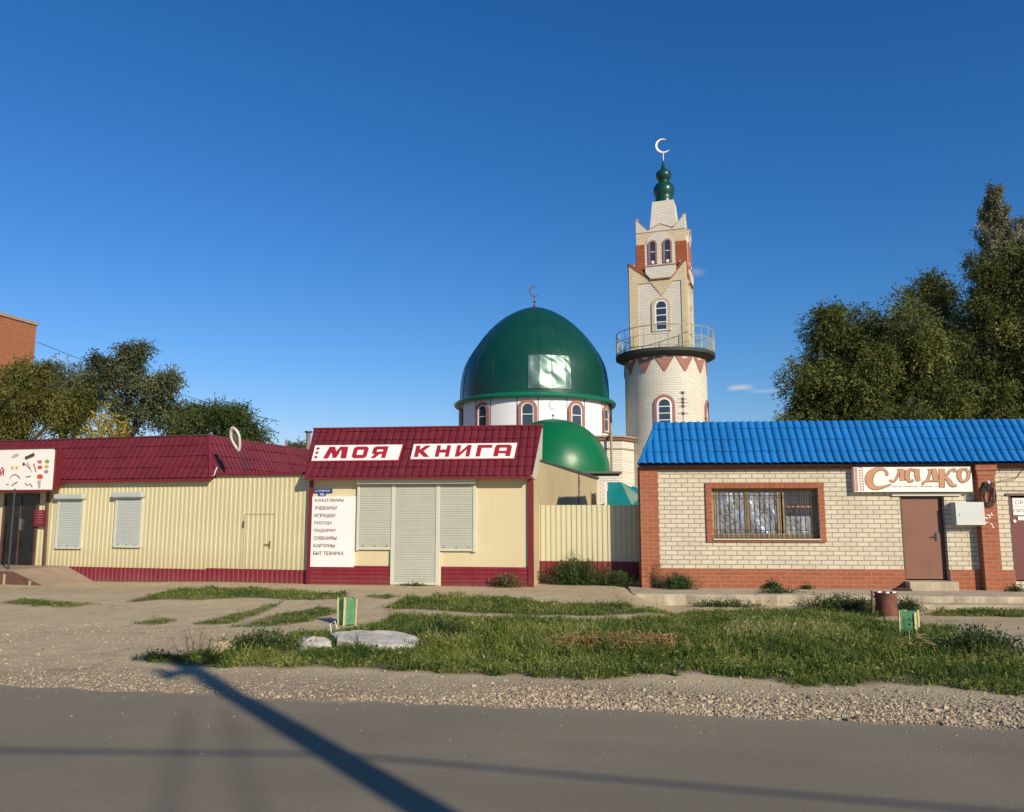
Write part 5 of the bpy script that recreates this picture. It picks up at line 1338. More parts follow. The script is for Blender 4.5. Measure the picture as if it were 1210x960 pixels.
    # crown: white zigzag parapet
    zq0, zq1, zq2 = TW(780, 272, -H2)[1], TW(780, 259, -H2)[1], TW(780, 269, -H2)[1]
    mid = (lf2+rg2)/2; W2 = rg2-lf2
    zz_ = [(lf2, zq0-.05), (rg2, zq0-.05), (rg2, zq1+.1), (mid+W2*.25, zq0+.02), (mid, zq1-.25+.0), (mid-W2*.25, zq0+.02), (lf2, zq1+.1)]
    mb = MB(); mb.prism(zz_, y2-.03, y2+.12); sp('crown_parapet', mb, M['wbrick'])
    mb = MB(); e = .03
    for p_, q_ in ((zz_[2], zz_[3]), (zz_[3], zz_[4]), (zz_[4], zz_[5]), (zz_[5], zz_[6])): mb.prism([p_, q_, (q_[0], q_[1]+.035), (p_[0], p_[1]+.035)], y2-.045, y2+.13)
    sp('crown_edge', mb, M['pbrick'])
H2 = 1.2
for _ in range(3):
    lf2, rg2 = TW(752, 300, -H2)[0], TW(810.5, 300, -H2)[0]; H2 = (rg2-lf2)/2
mid2 = (lf2+rg2)/2; print('MID', cxo, mid2)
zu1 = TW(780, 271, -H2)[1]
mb = MB(); mb.box(mid2-H2, mid2+H2, -H2, H2, zcut-.02, zu1); tpart('upper_tower', mb, M['obrick'])
for k in range(4): side_parts(k)
# tapered cap
c3_ = mid2+.06
zc1, zc2 = zu1-.2, TW(782, 238, -.45)[1]
hb, ht = TW(797.5, 270, -.8)[0]-TW(767, 270, -.8)[0], TW(795, 238, -.45)[0]-TW(770, 238, -.45)[0]
hb, ht = (hb/2)*1.12, ht/2
mb = MB(); mb.add([(c3_-hb, -hb, zc1), (c3_+hb, -hb, zc1), (c3_+hb, hb, zc1), (c3_-hb, hb, zc1), (c3_-ht, -ht, zc2), (c3_+ht, -ht, zc2), (c3_+ht, ht, zc2), (c3_-ht, ht, zc2)],
    [(0, 1, 5, 4), (1, 2, 6, 5), (2, 3, 7, 6), (3, 0, 4, 7), (4, 5, 6, 7)]); tpart('tapered_cap', mb, M['wbrick'])
fxx, fyy = NX+c3_*cos(tw), NY+c3_*sin(tw)
cX, cY = c3_*cos(tw), c3_*sin(tw)
def pz(py): return zat(py, NY)
s = NY/930
prof = [(.40, pz(242)), (.42, pz(237)), (.38, pz(235.5)), (.45, pz(232)), (.51, pz(227)), (.47, pz(222)), (.35, pz(218.5)), (.20, pz(216.5)), (.26, pz(214.5)), (.36, pz(211)), (.38, pz(207.5)), (.33, pz(204.5)), (.20, pz(202.5)), (.12, pz(200.5)), (.06, pz(195)), (.02, pz(190.5))]
mb = MB(); mb.lathe(prof, cX, cY, 40); part('onion_finial', mb, M['dome'], minaret, 'dark green double onion finial', smooth=True)
cr, zb_ = crescent(782, 173.5, 9.2, NY, minaret, cX, cY, plain('bright crescent metal', (.62, .56, .52), .35, metal=.7), .1, wfat=.26)
mb = MB(); mb.tube((cX, cY, pz(191)), (cX, cY, zb_+.06), .035); part('crescent_stem', mb, M['silver'], minaret)
# antenna mast and insect-like aerial in front of the minaret foot (stands on the brick shop roof)
mb = MB(); q = at(806, 502, 21.5); mb2 = []
T = thing('antenna', 'thin television antenna with dark clamps in front of the minaret', 'antenna', (q[0], 21.5, 0))
hA = zat(464, 21.5); mb = MB(); mb.tube((0, 0, 2.6), (.05, 0, hA), .02, .012); part('mast', mb, M['cornice'], T)
mb = MB()
for zf, l_ in ((464.5, .10), (472, .14), (476, .18), (480.5, .12), (489, .16)):
    z_ = zat(zf, 21.5); mb.tube((.03-l_, -.05, z_), (.03+l_, .05, z_+.01), .008, n=5); mb.box(0.0, .07, -.03, .03, z_-.035, z_+.04)
part('element', mb, M['darkmetal'], T)

# far chimneys between the roofs
T = thing('vent_pipe', 'rusty vent pipe with a cap behind the gap between the two maroon roofs', 'pipe', (at(363.8, 530, 27)[0], 27, 0))
mb = MB(); mb.tube((0, 0, -.2), (0, 0, zat(511.5, 27)), .075); part('pipe', mb, plain('rusty pipe', (.2, .15, .12)), T); mb = MB(); mb.tube((0, 0, zat(511.5, 27)), (0, 0, zat(509.8, 27)), .13); part('cap', mb, M['darkmetal'], T)
qa = at(335, 528, 34); solo('flue_post', MB().tube((0, 0, -.2), (.12, 0, zat(520.5, 34)), .09, .04), plain('rose paint', (.30, .10, .13)), 'slim rose coloured post far behind the maroon roof', 'post', (qa[0], 34, 0))
qa = at(314.5, 528, 36)
T = thing('finial_post', 'slim white post far behind the maroon roof left of the rose one', 'post', (qa[0], 36, 0)); mb = MB(); mb.tube((0, 0, -.2), (0, 0, zat(519, 36)), .04); part('shaft', mb, M['white'], T); mb = MB(); mb.lathe([(.02, zat(521, 36)), (.07, zat(519.5, 36)), (.02, zat(518, 36))], 0, 0, 10); part('tip', mb, M['white'], T)

# red brick block at far left
RY = 52
e1 = at(42, 400, RY); zt_ = zat(381.5, RY)
T = thing('brick_building', 'tall old red brick block behind the trees at the left edge', 'building', (e1[0], RY, 0), radians(76))
mb = MB(); mb.box(-22, 0, 0, 12, -.3, zt_-.2); part('wall', mb, M['farred'], T)
mb = MB(); mb.box(-22.1, .1, -.1, 12.1, zt_-.2, zt_); part('parapet_cap', mb, M['cornice'], T)

# ------------------------------------------------------------------ fast leaf and blade meshes
def raw_mesh(name, V, tris_per, rnd, mat, quads=True):
    """V: (n, 4, 3) quads or (n,3,3) triangles; rnd per face"""
    n, k = V.shape[0], V.shape[1]
    me = bpy.data.meshes.new(name)
    me.vertices.add(n*k); me.vertices.foreach_set('co', V.reshape(-1).astype(np.float32))
    me.loops.add(n*k); me.loops.foreach_set('vertex_index', np.arange(n*k, dtype=np.int32))
    me.polygons.add(n); me.polygons.foreach_set('loop_start', np.arange(0, n*k, k, dtype=np.int32)); me.polygons.foreach_set('loop_total', np.full(n, k, np.int32))
    at_ = me.attributes.new('rnd', 'FLOAT', 'FACE'); at_.data.foreach_set('value', rnd.astype(np.float32))
    me.materials.append(mat); me.update(); me.validate()
    return me
def unit(v): return v/(np.linalg.norm(v, axis=-1, keepdims=True)+1e-9)
def leaves(P, D, ln, wd, rng, droop=.3):
    """quads (kite shaped) at P along D"""
    n = len(P); D = unit(D+np.stack([np.zeros(n), np.zeros(n), -np.full(n, droop)], 1))
    S = unit(np.cross(D, rng.normal(size=(n, 3)))); l = (ln*rng.uniform(.6, 1.3, n))[:, None]; w = (wd*rng.uniform(.7, 1.2, n))[:, None]
    return np.stack([P, P+D*l*.45+S*w/2, P+D*l, P+D*l*.45-S*w/2], 1)

# ------------------------------------------------------------------ trees
LM = {
 'dark': leafmat('dark willow leaves', [(.03, .048, .011), (.072, .096, .02), (.145, .165, .036), (.25, .25, .065)], .2),
 'olive': leafmat('olive leaves', [(.035, .045, .011), (.085, .092, .02), (.15, .145, .03), (.22, .20, .05)], .25),
 'grey': leafmat('grey green leaves', [(.035, .048, .02), (.075, .09, .038), (.13, .145, .065), (.19, .20, .10)], .2),
 'green': leafmat('mid green leaves', [(.022, .045, .010), (.05, .08, .016), (.09, .115, .028), (.13, .14, .05)], .25),
 'yellow': leafmat('yellow autumn leaves', [(.16, .14, .02), (.32, .26, .04), (.45, .36, .07), (.28, .26, .05)], .3),
 'poplar': leafmat('pale poplar leaves', [(.05, .07, .03), (.12, .13, .06), (.22, .22, .13), (.32, .31, .22)], .25),
}
def tree(name, label, px, Y, blobs, lm, ln=.13, wd=.05, dens=1.0, group=None, cat='tree', tr=.28, droop=.5, seed=0, trunk_top=None, kind_label=None, twiglen=.6, sub=.37, base_z=-.2, drop_dir=-1.0):
    """blobs: (px, py, radius in px horizontally, vertically, depth offset)"""
    rng = np.random.default_rng(seed+100); s = Y/(940*cos(PITCH))
    bx = at(px, 500, Y)[0]; root = thing(name, label, cat, (bx, Y, 0), 0, group)
    V, RN_ = [], []; limbs = []
    for (qx, qy, rx, rz, dy) in blobs:
        c_ = np.array(at(qx, qy, Y+dy*.0)); c_[1] += dy; c_ -= np.array((bx, Y, 0)); rxx, rzz = rx*s, rz*s; ryy = min(rxx, rzz)*.9+.3
        vol = rxx*ryy*rzz; nsub = int(max(5, min(46, 5+vol**.72*2.2)))
        d = unit(rng.normal(size=(nsub, 3))); rad = rng.uniform(.35, .92, nsub)[:, None]
        SC_ = c_+d*rad*np.array((rxx, ryy, rzz)); SR = rng.uniform(.5, 1.2, nsub)*sub*((rxx*ryy*rzz)**(1/3))
        limbs.append((c_, SC_, max(rxx, rzz)))
        for sc_, sr in zip(SC_, SR):
            nt_ = int(210*dens*max(.35, sr)**1.7)+20
            dd = unit(rng.normal(size=(nt_, 3))); dd[:, 2] = dd[:, 2]*.9+.12
            P0 = sc_+dd*sr*rng.uniform(.25, 1.08, (nt_, 1))**.6
            td = unit(dd*.8+rng.normal(size=(nt_, 3))*.35+np.array((0, 0, -droop*1.2*(-drop_dir))))
            tone = np.clip(rng.normal(.42, .22)+rng.normal(0, .13, nt_), 0, 1)
            nl = 9; tl = twiglen*rng.uniform(.5, 1.2, (nt_, 1))
            for q in range(nl):
                f = q/nl; PP = P0+td*tl*f+np.array((0, 0, -1))*(f*f*.35*tl*droop)+rng.normal(size=(nt_, 3))*.035
                DD = unit(td+rng.normal(size=(nt_, 3))*.75)
                V.append(leaves(PP, DD, ln, wd, rng, droop*.5)); RN_.append(np.clip(tone+rng.normal(0, .12, nt_), 0, 1))
    V = np.concatenate(V); RN_ = np.concatenate(RN_)
    o = bpy.data.objects.new('crown', raw_mesh('crown', V, 2, RN_, LM[lm])); COL.objects.link(o); o.parent = root
    # trunk and limbs
    mb = MB(); low = min(l[0][2]-l[2]*.6 for l in limbs); fork = max(1.2, min(low, trunk_top or 9e9)+.3)
    mb.path([(0, 0, base_z), (.05, 0, fork*.5), (.0, .05, fork)], [tr, tr*.8, tr*.68], 9)
    for c_, SC_, big in limbs:
        b0 = np.array((0, .05, fork*.92)); midp = b0*.45+c_*.55+np.array((0, 0, -.15*big))
        mb.path([tuple(b0), tuple(midp), tuple(c_)], [tr*.42, tr*.22, tr*.08], 7, False)
        for sc_ in SC_[:26]:
            m2 = c_*.4+sc_*.6+rng.normal(size=3)*.1; mb.path([tuple(midp*.35+c_*.65), tuple(m2), tuple(sc_)], [tr*.10, tr*.05, tr*.02], 4, False)
    part('trunk', mb, M['bark'], root)
    return root
GT = 'trees rising behind the shops'
# right side
tree('willow_tree', 'broad dark willow tree behind the left half of the blue roof', 1030, 33,
     [(1032,440,76,78,0),(994,404,40,42,0),(1045,385,62,40,0),(1100,420,48,60,0),(960,470,42,40,0),(1015,490,80,35,0),(1090,480,60,45,0),(943,487,22,18,0),(982,370,18,18,0),(1010,455,60,50,1.5),(1060,460,60,50,1.5),(975,440,36,36,0)], 'dark', .15, .05, 1.15, GT, seed=1, tr=.42)
tree('willow_tree', 'smaller dark tree filling the gap between the broad willow and the tall right-hand tree', 1110, 38,
     [(1108,360,34,32,0),(1085,352,20,20,0),(1125,400,30,36,0),(1120,450,42,50,1),(1110,338,24,16,0)], 'dark', .16, .055, .9, GT, seed=2, tr=.3)
tree('willow_tree', 'tall dark tree at the right edge reaching highest behind the blue roof', 1195, 34,
     [(1196,332,36,34,0),(1200,400,54,60,0),(1170,440,45,55,0),(1220,460,60,50,0),(1170,312,20,20,0),(1207,302,22,22,0),(1158,356,18,22,0),(1240,340,50,60,1),(1190,490,70,30,0),(1150,480,40,36,0),(1185,380,44,44,1),(1140,420,26,40,1)], 'dark', .16, .05, 1.15, GT, seed=3, tr=.42)
def poplar(label, px, ptop, pbot, Y, R0, nb, seed):
    """upright branches rising close to one stem, each carrying short twigs"""
    rng = np.random.default_rng(seed+900); bx = at(px, 400, Y)[0]; root = thing('poplar_tree', label, 'tree', (bx, Y, 0), 0, GT)
    zt_, zb_ = zat(ptop, Y), zat(pbot, Y); tx = at(px, ptop, Y)[0]-bx; V, R_4 = [], []; mb = MB(); mb.path([(0, 0, -.2), (tx*.3, 0, zb_*.6), (tx, 0, zt_)], [.2, .12, .015], 7)
    for k in range(nb):
        f0 = rng.uniform(0, .9)**.9; z0 = zb_+(zt_-zb_)*f0; L_ = (zt_-zb_)*rng.uniform(.12, .32)*(1.1-f0*.75); r_ = R0*(1-f0)**.75*rng.uniform(.5, 1.15); t_ = rng.uniform(0, 2*pi)
        x0 = tx*z0/zt_; A_ = np.array((x0, 0, z0)); B_ = np.array((x0+r_*cos(t_), r_*sin(t_), z0+L_)); mb.path([tuple(A_), tuple((A_+B_)/2+np.array((cos(t_), sin(t_), 0))*r_*.18), tuple(B_)], [.03, .018, .006], 4, False)
        n = int(90+150*L_); f = rng.uniform(.15, 1.05, (n, 1)); P_ = A_+(B_-A_)*f+np.array((cos(t_), sin(t_), 0))*r_*.5*f*(1-f)+rng.normal(size=(n, 3))*np.array((.09, .09, .12))
        V.append(leaves(P_, unit(rng.normal(size=(n, 3))*.8+np.array((0, 0, .5))), .12, .075, rng, .1)); R_4.append(np.clip(rng.normal(.5, .2)+rng.normal(0, .15, n), 0, 1))
    o = bpy.data.objects.new('crown', raw_mesh('crown', np.concatenate(V), 2, np.concatenate(R_4), LM['poplar'])); COL.objects.link(o); o.parent = root
    part('trunk', mb, M['bark'], root)
poplar('slim pale poplar whose spire rises above the tall dark tree', 1175, 226, 400, 44, 1.9, 130, 1)
poplar('second pale poplar tip at the very right edge', 1207, 262, 400, 46, 1.6, 100, 2)
# left side
tree('elm_tree', 'tall grey-green tree with a ragged open top behind the long maroon roof', 150, 34,
     [(150,428,28,18,0),(178,452,32,22,0),(140,458,32,24,0),(200,447,14,12,0),(162,490,52,32,0),(125,425,12,10,0),(158,414,16,9,0),(118,442,16,14,0)], 'grey', .13, .055, 1.0, GT, seed=5, tr=.3)
tree('elm_tree', 'olive tree in front of the red brick block at the left edge', 15, 30,
     [(15,465,45,38,0),(50,470,40,34,0),(-20,470,50,40,0),(75,480,34,28,0),(30,500,70,24,0),(10,437,26,14,0),(48,442,14,12,0)], 'olive', .12, .045, 1.2, GT, seed=6, tr=.3)
tree('elm_tree', 'grey-green tree between the red brick block and the ragged tall tree', 75, 36,
     [(62,436,22,13,0),(85,448,28,22,0),(100,470,34,32,0),(70,470,32,30,0)], 'grey', .13, .05, 1.0, GT, seed=7, tr=.25)
tree('elm_tree', 'round green tree behind the roof corner with the lamp', 262, 30,
     [(255,498,36,20,0),(285,502,26,20,0),(225,500,28,18,0),(300,512,14,14,0),(240,488,18,11,0),(268,487,18,9,0)], 'green', .12, .045, 1.15, GT, seed=8, tr=.25)
tree('elm_tree', 'dark round tree in the dip between the ragged tall tree and the round green one', 205, 35,
     [(205,492,30,24,0),(192,478,20,16,0),(230,485,16,14,0)], 'green', .13, .05, 1.0, GT, seed=9, tr=.2)
tree('maple_tree', 'bright green young tree beside the yellow shrub behind the maroon roof', 88, 27,
     [(88,482,15,22,0),(82,500,20,18,0),(94,470,8,10,0)], 'olive', .10, .05, 1.2, GT, seed=10, tr=.12)
# yellow feathery shrub
def shrub_yellow():
    Y = 25.5; rng = np.random.default_rng(31); bx = at(122, 515, Y)[0]
    root = thing('sumac_shrub', 'yellow feathery shrub with upright leaves sticking up behind the maroon roof', 'shrub', (bx, Y, 0))
    V, R_2 = [], []; mb = MB()
    tips = [(126,479),(137,491),(112,488),(105,497),(118,492),(131,497),(143,501),(149,495),(99,505),(123,500),(110,508),(135,508),(146,509),(117,512),(93,511),(152,505)]
    for (qx, qy) in tips:
        tip = np.array(at(qx, qy, Y))-np.array((bx, Y, 0)); base = np.array((tip[0]*.35+rng.normal(0, .05), rng.normal(0, .2), tip[2]-1.1))
        mb.path([(tip[0]*.1, 0, -.1), (tip[0]*.25, 0, 1.5), tuple(base), tuple(tip)], [.03, .02, .012, .005], 4, False)
        n = 70; f = np.linspace(.1, 1, n)[:, None]; P_ = base+(tip-base)*f+rng.normal(size=(n, 3))*.02
        D_ = unit((tip-base)[None]*.7+rng.normal(size=(n, 3))*.7)
        V.append(leaves(P_, D_, .17, .055, rng, .25)); R_2.append(rng.uniform(0, 1, n))
    V = np.concatenate(V); o = bpy.data.objects.new('foliage', raw_mesh('foliage', V, 2, np.concatenate(R_2), LM['yellow'])); COL.objects.link(o); o.parent = root
    part('stem', mb, M['bark'], root)
shrub_yellow()
# far low trees seen through the gap between roofs
tree('elm_tree', 'tiny far tree showing in the gap left of the rusty vent pipe', 350, 60, [(352,530,10,7,0),(345,533,12,6,0),(360,532,8,6,0)], 'grey', .2, .08, .9, GT, seed=12, tr=.2)

# ------------------------------------------------------------------ verge grass
gmat = leafmat('grass', [(.035, .075, .016), (.08, .14, .022), (.16, .21, .036), (.27, .28, .065), (.46, .40, .19)], .3, .6)
rng = np.random.default_rng(77)
def blades(P, H, lean, rng, w=.010):
    n = len(P); a = rng.uniform(0, 2*pi, n); S = np.stack([np.cos(a), np.sin(a), np.zeros(n)], 1)
    b = rng.uniform(0, 2*pi, n); B = np.stack([np.cos(b), np.sin(b), np.zeros(n)], 1)*lean[:, None]
    up = np.array((0, 0, 1.))*H[:, None]; ww = (w*rng.uniform(.6, 1.4, n))[:, None]
    m_ = P+up*.6+B*.35*H[:, None]; t_ = P+up+B*H[:, None]
    return np.stack([P-S*ww, P+S*ww, m_+S*ww*.8, m_-S*ww*.8], 1), np.stack([m_-S*ww*.8, m_+S*ww*.8, t_], 1)
QV, TV, QR, TR = [], [], [], []
SLX, SLY, _z = gpt(442, 768); SLY += .25
for nm, poly, h, dens in GRASS:
    xs_, ys_ = [p[0] for p in poly], [p[1] for p in poly]
    area = (max(xs_)-min(xs_)+.4)*(max(ys_)-min(ys_)+.4); dens *= 1.5; n = int(area*dens)
    x = rng.uniform(min(xs_)-.2, max(xs_)+.2, n); y = rng.uniform(min(ys_)-.2, max(ys_)+.2, n)
    k = inpoly(x+.14*wob(x, y, 5.0)+.05*wob(x, y, 17, 1), y+.14*wob(x, y, 6.0, 3)+.05*wob(x, y, 19, 2), poly)
    for p in PATHS:
        k &= ~(inpoly(x+.05*wob(x, y, 9), y+.05*wob(x, y, 9, 2), p) & (rng.random(n) < .985))
    cl = wob(x, y, 3.3, 1)*.5+wob(x, y, 8.1, 4)*.5
    k &= rng.random(n) < np.clip(.64+.8*cl, .05, 1)
    k &= ((x-SLX)/.58)**2+((y-SLY-.08)/.32)**2 > 1
    x, y, cl = x[k], y[k], cl[k]; n = len(x)
    z = gz(x, y)-.01
    H = h*.8*np.clip(.6+.8*cl+rng.normal(0, .3, n), .15, 2.0)
    tone = np.clip(.36+.30*wob(x, y, 2.1, 5)+.16*wob(x, y, 7.1, 2)+rng.normal(0, .17, n), 0, .85)
    for p in DRY: s_ = inpoly(x, y, p) & (rng.random(n) < .45); tone = np.where(s_, rng.uniform(.7, 1.0, n), tone); H = np.where(s_, H*1.25, H)
    for p in LUSH: s_ = inpoly(x, y, p); tone = np.where(s_, np.clip(tone+.16, 0, .7), tone)
    s_ = rng.random(n) < .05; tone = np.where(s_, rng.uniform(.8, 1, n), tone)
    Pq = np.stack([x, y, z], 1)
    q, t_ = blades(Pq, H, rng.uniform(.1, .9, n), rng, .0038 if nm != 'tall' else .005)
    QV.append(q); TV.append(t_); QR.append(tone); TR.append(tone)
    # broad leaved weeds close to the ground
    m_ = int(n*1.1); idx = rng.integers(0, n, m_) if n else []
    if m_:
        P_ = Pq[idx]+np.stack([np.zeros(m_), np.zeros(m_), rng.uniform(.05, 1.0, m_)*H[idx]], 1); D_ = unit(np.stack([rng.normal(size=m_), rng.normal(size=m_), rng.uniform(-.2, .9, m_)], 1))
        sz_ = rng.choice([.6, 1.0, 1.5], m_, p=[.5, .35, .15])
        LV = leaves(np.zeros((m_, 3)), D_, .034, .017, rng, .1)*sz_[:, None, None]+P_[:, None, :]
        QV.append(LV); QR.append(np.clip(tone[idx]+rng.normal(0, .16, m_), 0, 1))
QV = np.concatenate(QV); TV = np.concatenate(TV)
print('GRASS', len(QV), len(TV))
o = bpy.data.objects.new('grass', raw_mesh('grass', np.concatenate([QV, np.concatenate([TV, TV[:, 2:3]], 1)]) if False else QV, 2, np.concatenate(QR), gmat)); COL.objects.link(o)
props(o, 'ragged green verge grass and weeds between the road and the shops', 'grass', kind='stuff')
# tips joined to the same object
import bmesh
o2 = bpy.data.objects.new('tips', raw_mesh('tips', TV, 1, np.concatenate(TR), gmat)); COL.objects.link(o2)
bpy.context.view_layer.objects.active = o
for q in bpy.context.view_layer.objects: q.select_set(q in (o, o2))
bpy.ops.object.join()
# rust-brown dry patch and cut straw
dry = leafmat('dry stems', [(.20, .09, .03), (.32, .17, .07), (.42, .28, .13), (.50, .38, .2)], .2)
n = 1500; x0_, y0_, _z = gpt(742, 764); x = rng.normal(x0_, .42, n); y = rng.normal(y0_, .22, n); z = gz(x, y)
q, t_ = blades(np.stack([x, y, z], 1), rng.uniform(.08, .26, n), rng.uniform(.6, 2.2, n), rng, .006)
x1_, y1_, _ = gpt(700, 768); P_ = np.stack([rng.uniform(x1_-.6, x1_+.9, 160), rng.normal(y1_, .12, 160), np.zeros(160)], 1); P_[:, 2] = gz(P_[:, 0], P_[:, 1])+rng.uniform(.05, .18, 160)
st = leaves(P_, np.stack([np.ones(160), rng.normal(0, .6, 160), rng.normal(0, .2, 160)], 1), .22, .007, rng, 0)[:90]
x2_, y2_, _ = gpt(1085, 775); P_ = np.stack([rng.normal(x2_, .12, 60), rng.normal(y2_, .08, 60), np.zeros(60)], 1); P_[:, 2] = gz(P_[:, 0], P_[:, 1])+rng.uniform(.08, .25, 60)
st2 = leaves(P_, np.stack([rng.normal(size=60), rng.normal(0, .5, 60), rng.normal(0, .6, 60)], 1), .2, .008, rng, .3)
V = np.concatenate([q, st, st2]); o = bpy.data.objects.new('dry_grass', raw_mesh('dry_grass', V, 2, np.concatenate([rng.uniform(0, .7, n), rng.uniform(.5, 1, 150)]), dry)); COL.objects.link(o)
props(o, 'rust-brown withered grass and cut straw lying in the verge', 'dry grass', kind='stuff')

# ------------------------------------------------------------------ weeds by the walls
def weed(label, F_, u, v, wx, wy, h, n, lm, group='weeds growing at the foot of the walls', seed=0, ln=.06, wd=.018, zb=None, name='weed_clump', spread=.6):
    rng = np.random.default_rng(seed+500); c_ = F_.w(u, v) if F_ else (u, v, 0); z0_ = float(gz(c_[0], c_[1])) if zb is None else zb
    root = thing(name, label, 'weeds', (c_[0], c_[1], z0_), -F_.a if F_ else 0, group)
    V, R_3 = [], []; mb = MB()
    for k in range(n):
        bx_, by_ = rng.normal(0, wx*.3), rng.normal(0, wy*.3); hh_ = h*rng.uniform(.45, 1.0)*math.exp(-(bx_/wx)**2*1.2)
        tip = np.array((bx_*(1+spread)+rng.normal(0, .1*h), by_*(1+spread)+rng.normal(0, .08), hh_)); base = np.array((bx_, by_, -.03))
        if k < 40: mb.path([tuple(base), tuple(base*.5+tip*.5+np.array((0, 0, .03))), tuple(tip)], [.005, .004, .002], 3, False)
        m_ = int(14+hh_*55); f = rng.uniform(.05, 1, m_)[:, None]; P_ = base+(tip-base)*f+rng.normal(size=(m_, 3))*.025
        V.append(leaves(P_, unit(rng.normal(size=(m_, 3))+(tip-base)[None]*1.2), ln, wd, rng, 0)); R_3.append(np.clip(rng.normal(.45, .2)+rng.normal(0, .12, m_)+f[:, 0]*.15, 0, 1))
    o = bpy.data.objects.new('foliage', raw_mesh('foliage', np.concatenate(V), 2, np.concatenate(R_3), lm)); COL.objects.link(o); o.parent = root
    part('stems', mb, M['bark'], root); return root
WG = leafmat('weed leaves', [(.022, .05, .012), (.04, .08, .02), (.07, .11, .03), (.10, .13, .045)], .25)
WO = leafmat('pale weed leaves', [(.05, .075, .02), (.10, .12, .03), (.16, .16, .05), (.26, .15, .09)], .25)
weed('big dark bushy weed at the foot of the yellow fence beside the book shop', BL, F.u(690, 690, .7) if False else BL.u(683, 690, .45), .42, .85, .35, .62, 210, WG, seed=1)
weed('lower spreading weed in the shade between the fence and the brick shop', BL, BL.u(728, 690, .35), .3, .6, .3, .36, 130, WG, seed=2)
weed('dry reddish seed stalks rising above the bushy weed by the fence', BL, BL.u(678, 690, .6), .6, .3, .15, .85, 16, WO, seed=3, ln=.03, wd=.01)
weed('low yellowish weed with pinkish flowers under the right end of the book shop', BK, BK.u(600, 692), -.22, .42, .14, .34, 60, WO, seed=4, ln=.05)
weed('spiky green weed on the apron beside the corner pillar of the brick shop', BL, BL.u(803, 694, -.35), -.32, .40, .2, .36, 110, WG, seed=5, zb=-.02, ln=.09, wd=.012)
weed('tall thin weed leaning on the orange corner pillar', BL, BL.u(776, 694, -.15), -.14, .14, .07, .75, 14, WO, seed=6, zb=-.02, ln=.04, wd=.012)
weed('small bright green weed in the joint under the grilled window', BL, BL.u(913, 694, -.12), -.14, .15, .07, .17, 30, WG, seed=7, zb=-.02, ln=.06, wd=.03)
weed('flat spreading weed on the face of the apron under the window', BL, BL.u(920, 700, -1.0), -1.0, .42, .2, .10, 55, WG, seed=8, zb=-.02, spread=1.2)
weed('small grey-green weed low against the brick plinth right of the window', BL, BL.u(956, 694, -.12), -.12, .13, .05, .10, 16, WG, seed=9, zb=-.02)
weed('dense dark weeds crowding round the left side of the rusty bin', BL, BL.u(1000, 722, -2.2), -2.0, .85, .35, .30, 190, WG, seed=10)
weed('dark weed tuft between the rusty bin and the lower step', BL, BL.u(1072, 722, -2.3), -2.2, .35, .2, .28, 60, WG, seed=11)
weed('low weeds against the apron under the left end of the brick wall', BL, BL.u(860, 716, -1.75), -1.78, .9, .12, .13, 80, WG, seed=12)
weed('weeds at the foot of the pilaster on the apron', BL, BL.u(1200, 697, -.3), -.3, .3, .1, .12, 30, WG, seed=13, zb=-.02)
weed('tall dark weed clump at the right end of the verge', None, *gpt(1160, 775)[:2], .55, .3, .36, 120, WG, seed=14)
weed('thin scattered seed stalks at the left tip of the verge', None, *gpt(235, 775)[:2], .6, .15, .32, 14, WO, seed=15, ln=.03, wd=.01)
weed('leafy weed hump left of the broken concrete slab', None, *gpt(310, 768)[:2], .5, .3, .26, 110, WG, seed=16)
weed('leafy dark weed clump in the middle of the verge behind the slab', None, *gpt(520, 755)[:2], .45, .25, .30, 80, WG, seed=17)
weed('green tufts sprouting at the foot of the door shutter', BK, BK.u(492, 695), -.12, .4, .05, .06, 34, WG, seed=18, ln=.04)

# ------------------------------------------------------------------ verge furniture: slab, stone, tree guards, bin
x, y, z = gpt(442, 768)
T = thing('concrete_slab', 'broken whitewashed concrete well cover lying tilted in the verge grass', 'slab', (x, y+.25, z))
mb = MB(); n = 30; rg = np.random.default_rng(6); R1 = .60; top = []
for k in range(n):
    t_ = 2*pi*k/n; r_ = R1*(1+rg.uniform(-.035, .03)); 
    if 1.70 < t_ < 1.95: r_ *= .86
    r_ *= 1-.09*max(0, math.sin(3*t_+1))-.06*max(0, math.sin(7*t_+2))
    top.append((r_*cos(t_), r_*.56*sin(t_)))
mb.hprism(top, -.06, .125); o = part('disc', mb, M['plasterwhite'], T, bev=.02); o.rotation_euler = (radians(8), radians(4.5), 0)
mb = MB(); mb.path([(-.62, .12, .12), (-.66, .15, .26), (-.60, .16, .30), (-.56, .15, .2)], .01, 5); part('lifting_loop', mb, M['shutterfr'], T)
def rock(mb, c_, r, rg, n1=7, n2=10, sq=(1, 1, .7)):
    o = len(mb.v)
    for i in range(n1+1):
        for k in range(n2):
            th, ph = pi*i/n1, 2*pi*k/n2; q = 1+.22*math.sin(3*th+2*ph+c_[0]*9)+rg.uniform(-.08, .08)
            mb.v.append((c_[0]+r*sq[0]*q*sin(th)*cos(ph), c_[1]+r*sq[1]*q*sin(th)*sin(ph), c_[2]+r*sq[2]*q*cos(th)))
    for i in range(n1):
        for k in range(n2): mb.f.append((o+i*n2+k, o+(i+1)*n2+k, o+(i+1)*n2+(k+1) % n2, o+i*n2+(k+1) % n2))
x, y, z = gpt(369, 769); mb = MB(); rock(mb, (0, 0, .02), .27, rg, sq=(1, .6, .42)); solo('concrete_lump', mb, M['plasterwhite'], 'smaller pale concrete lump just left of the broken slab', 'rubble', (x, y+.12, z), autosm=40)
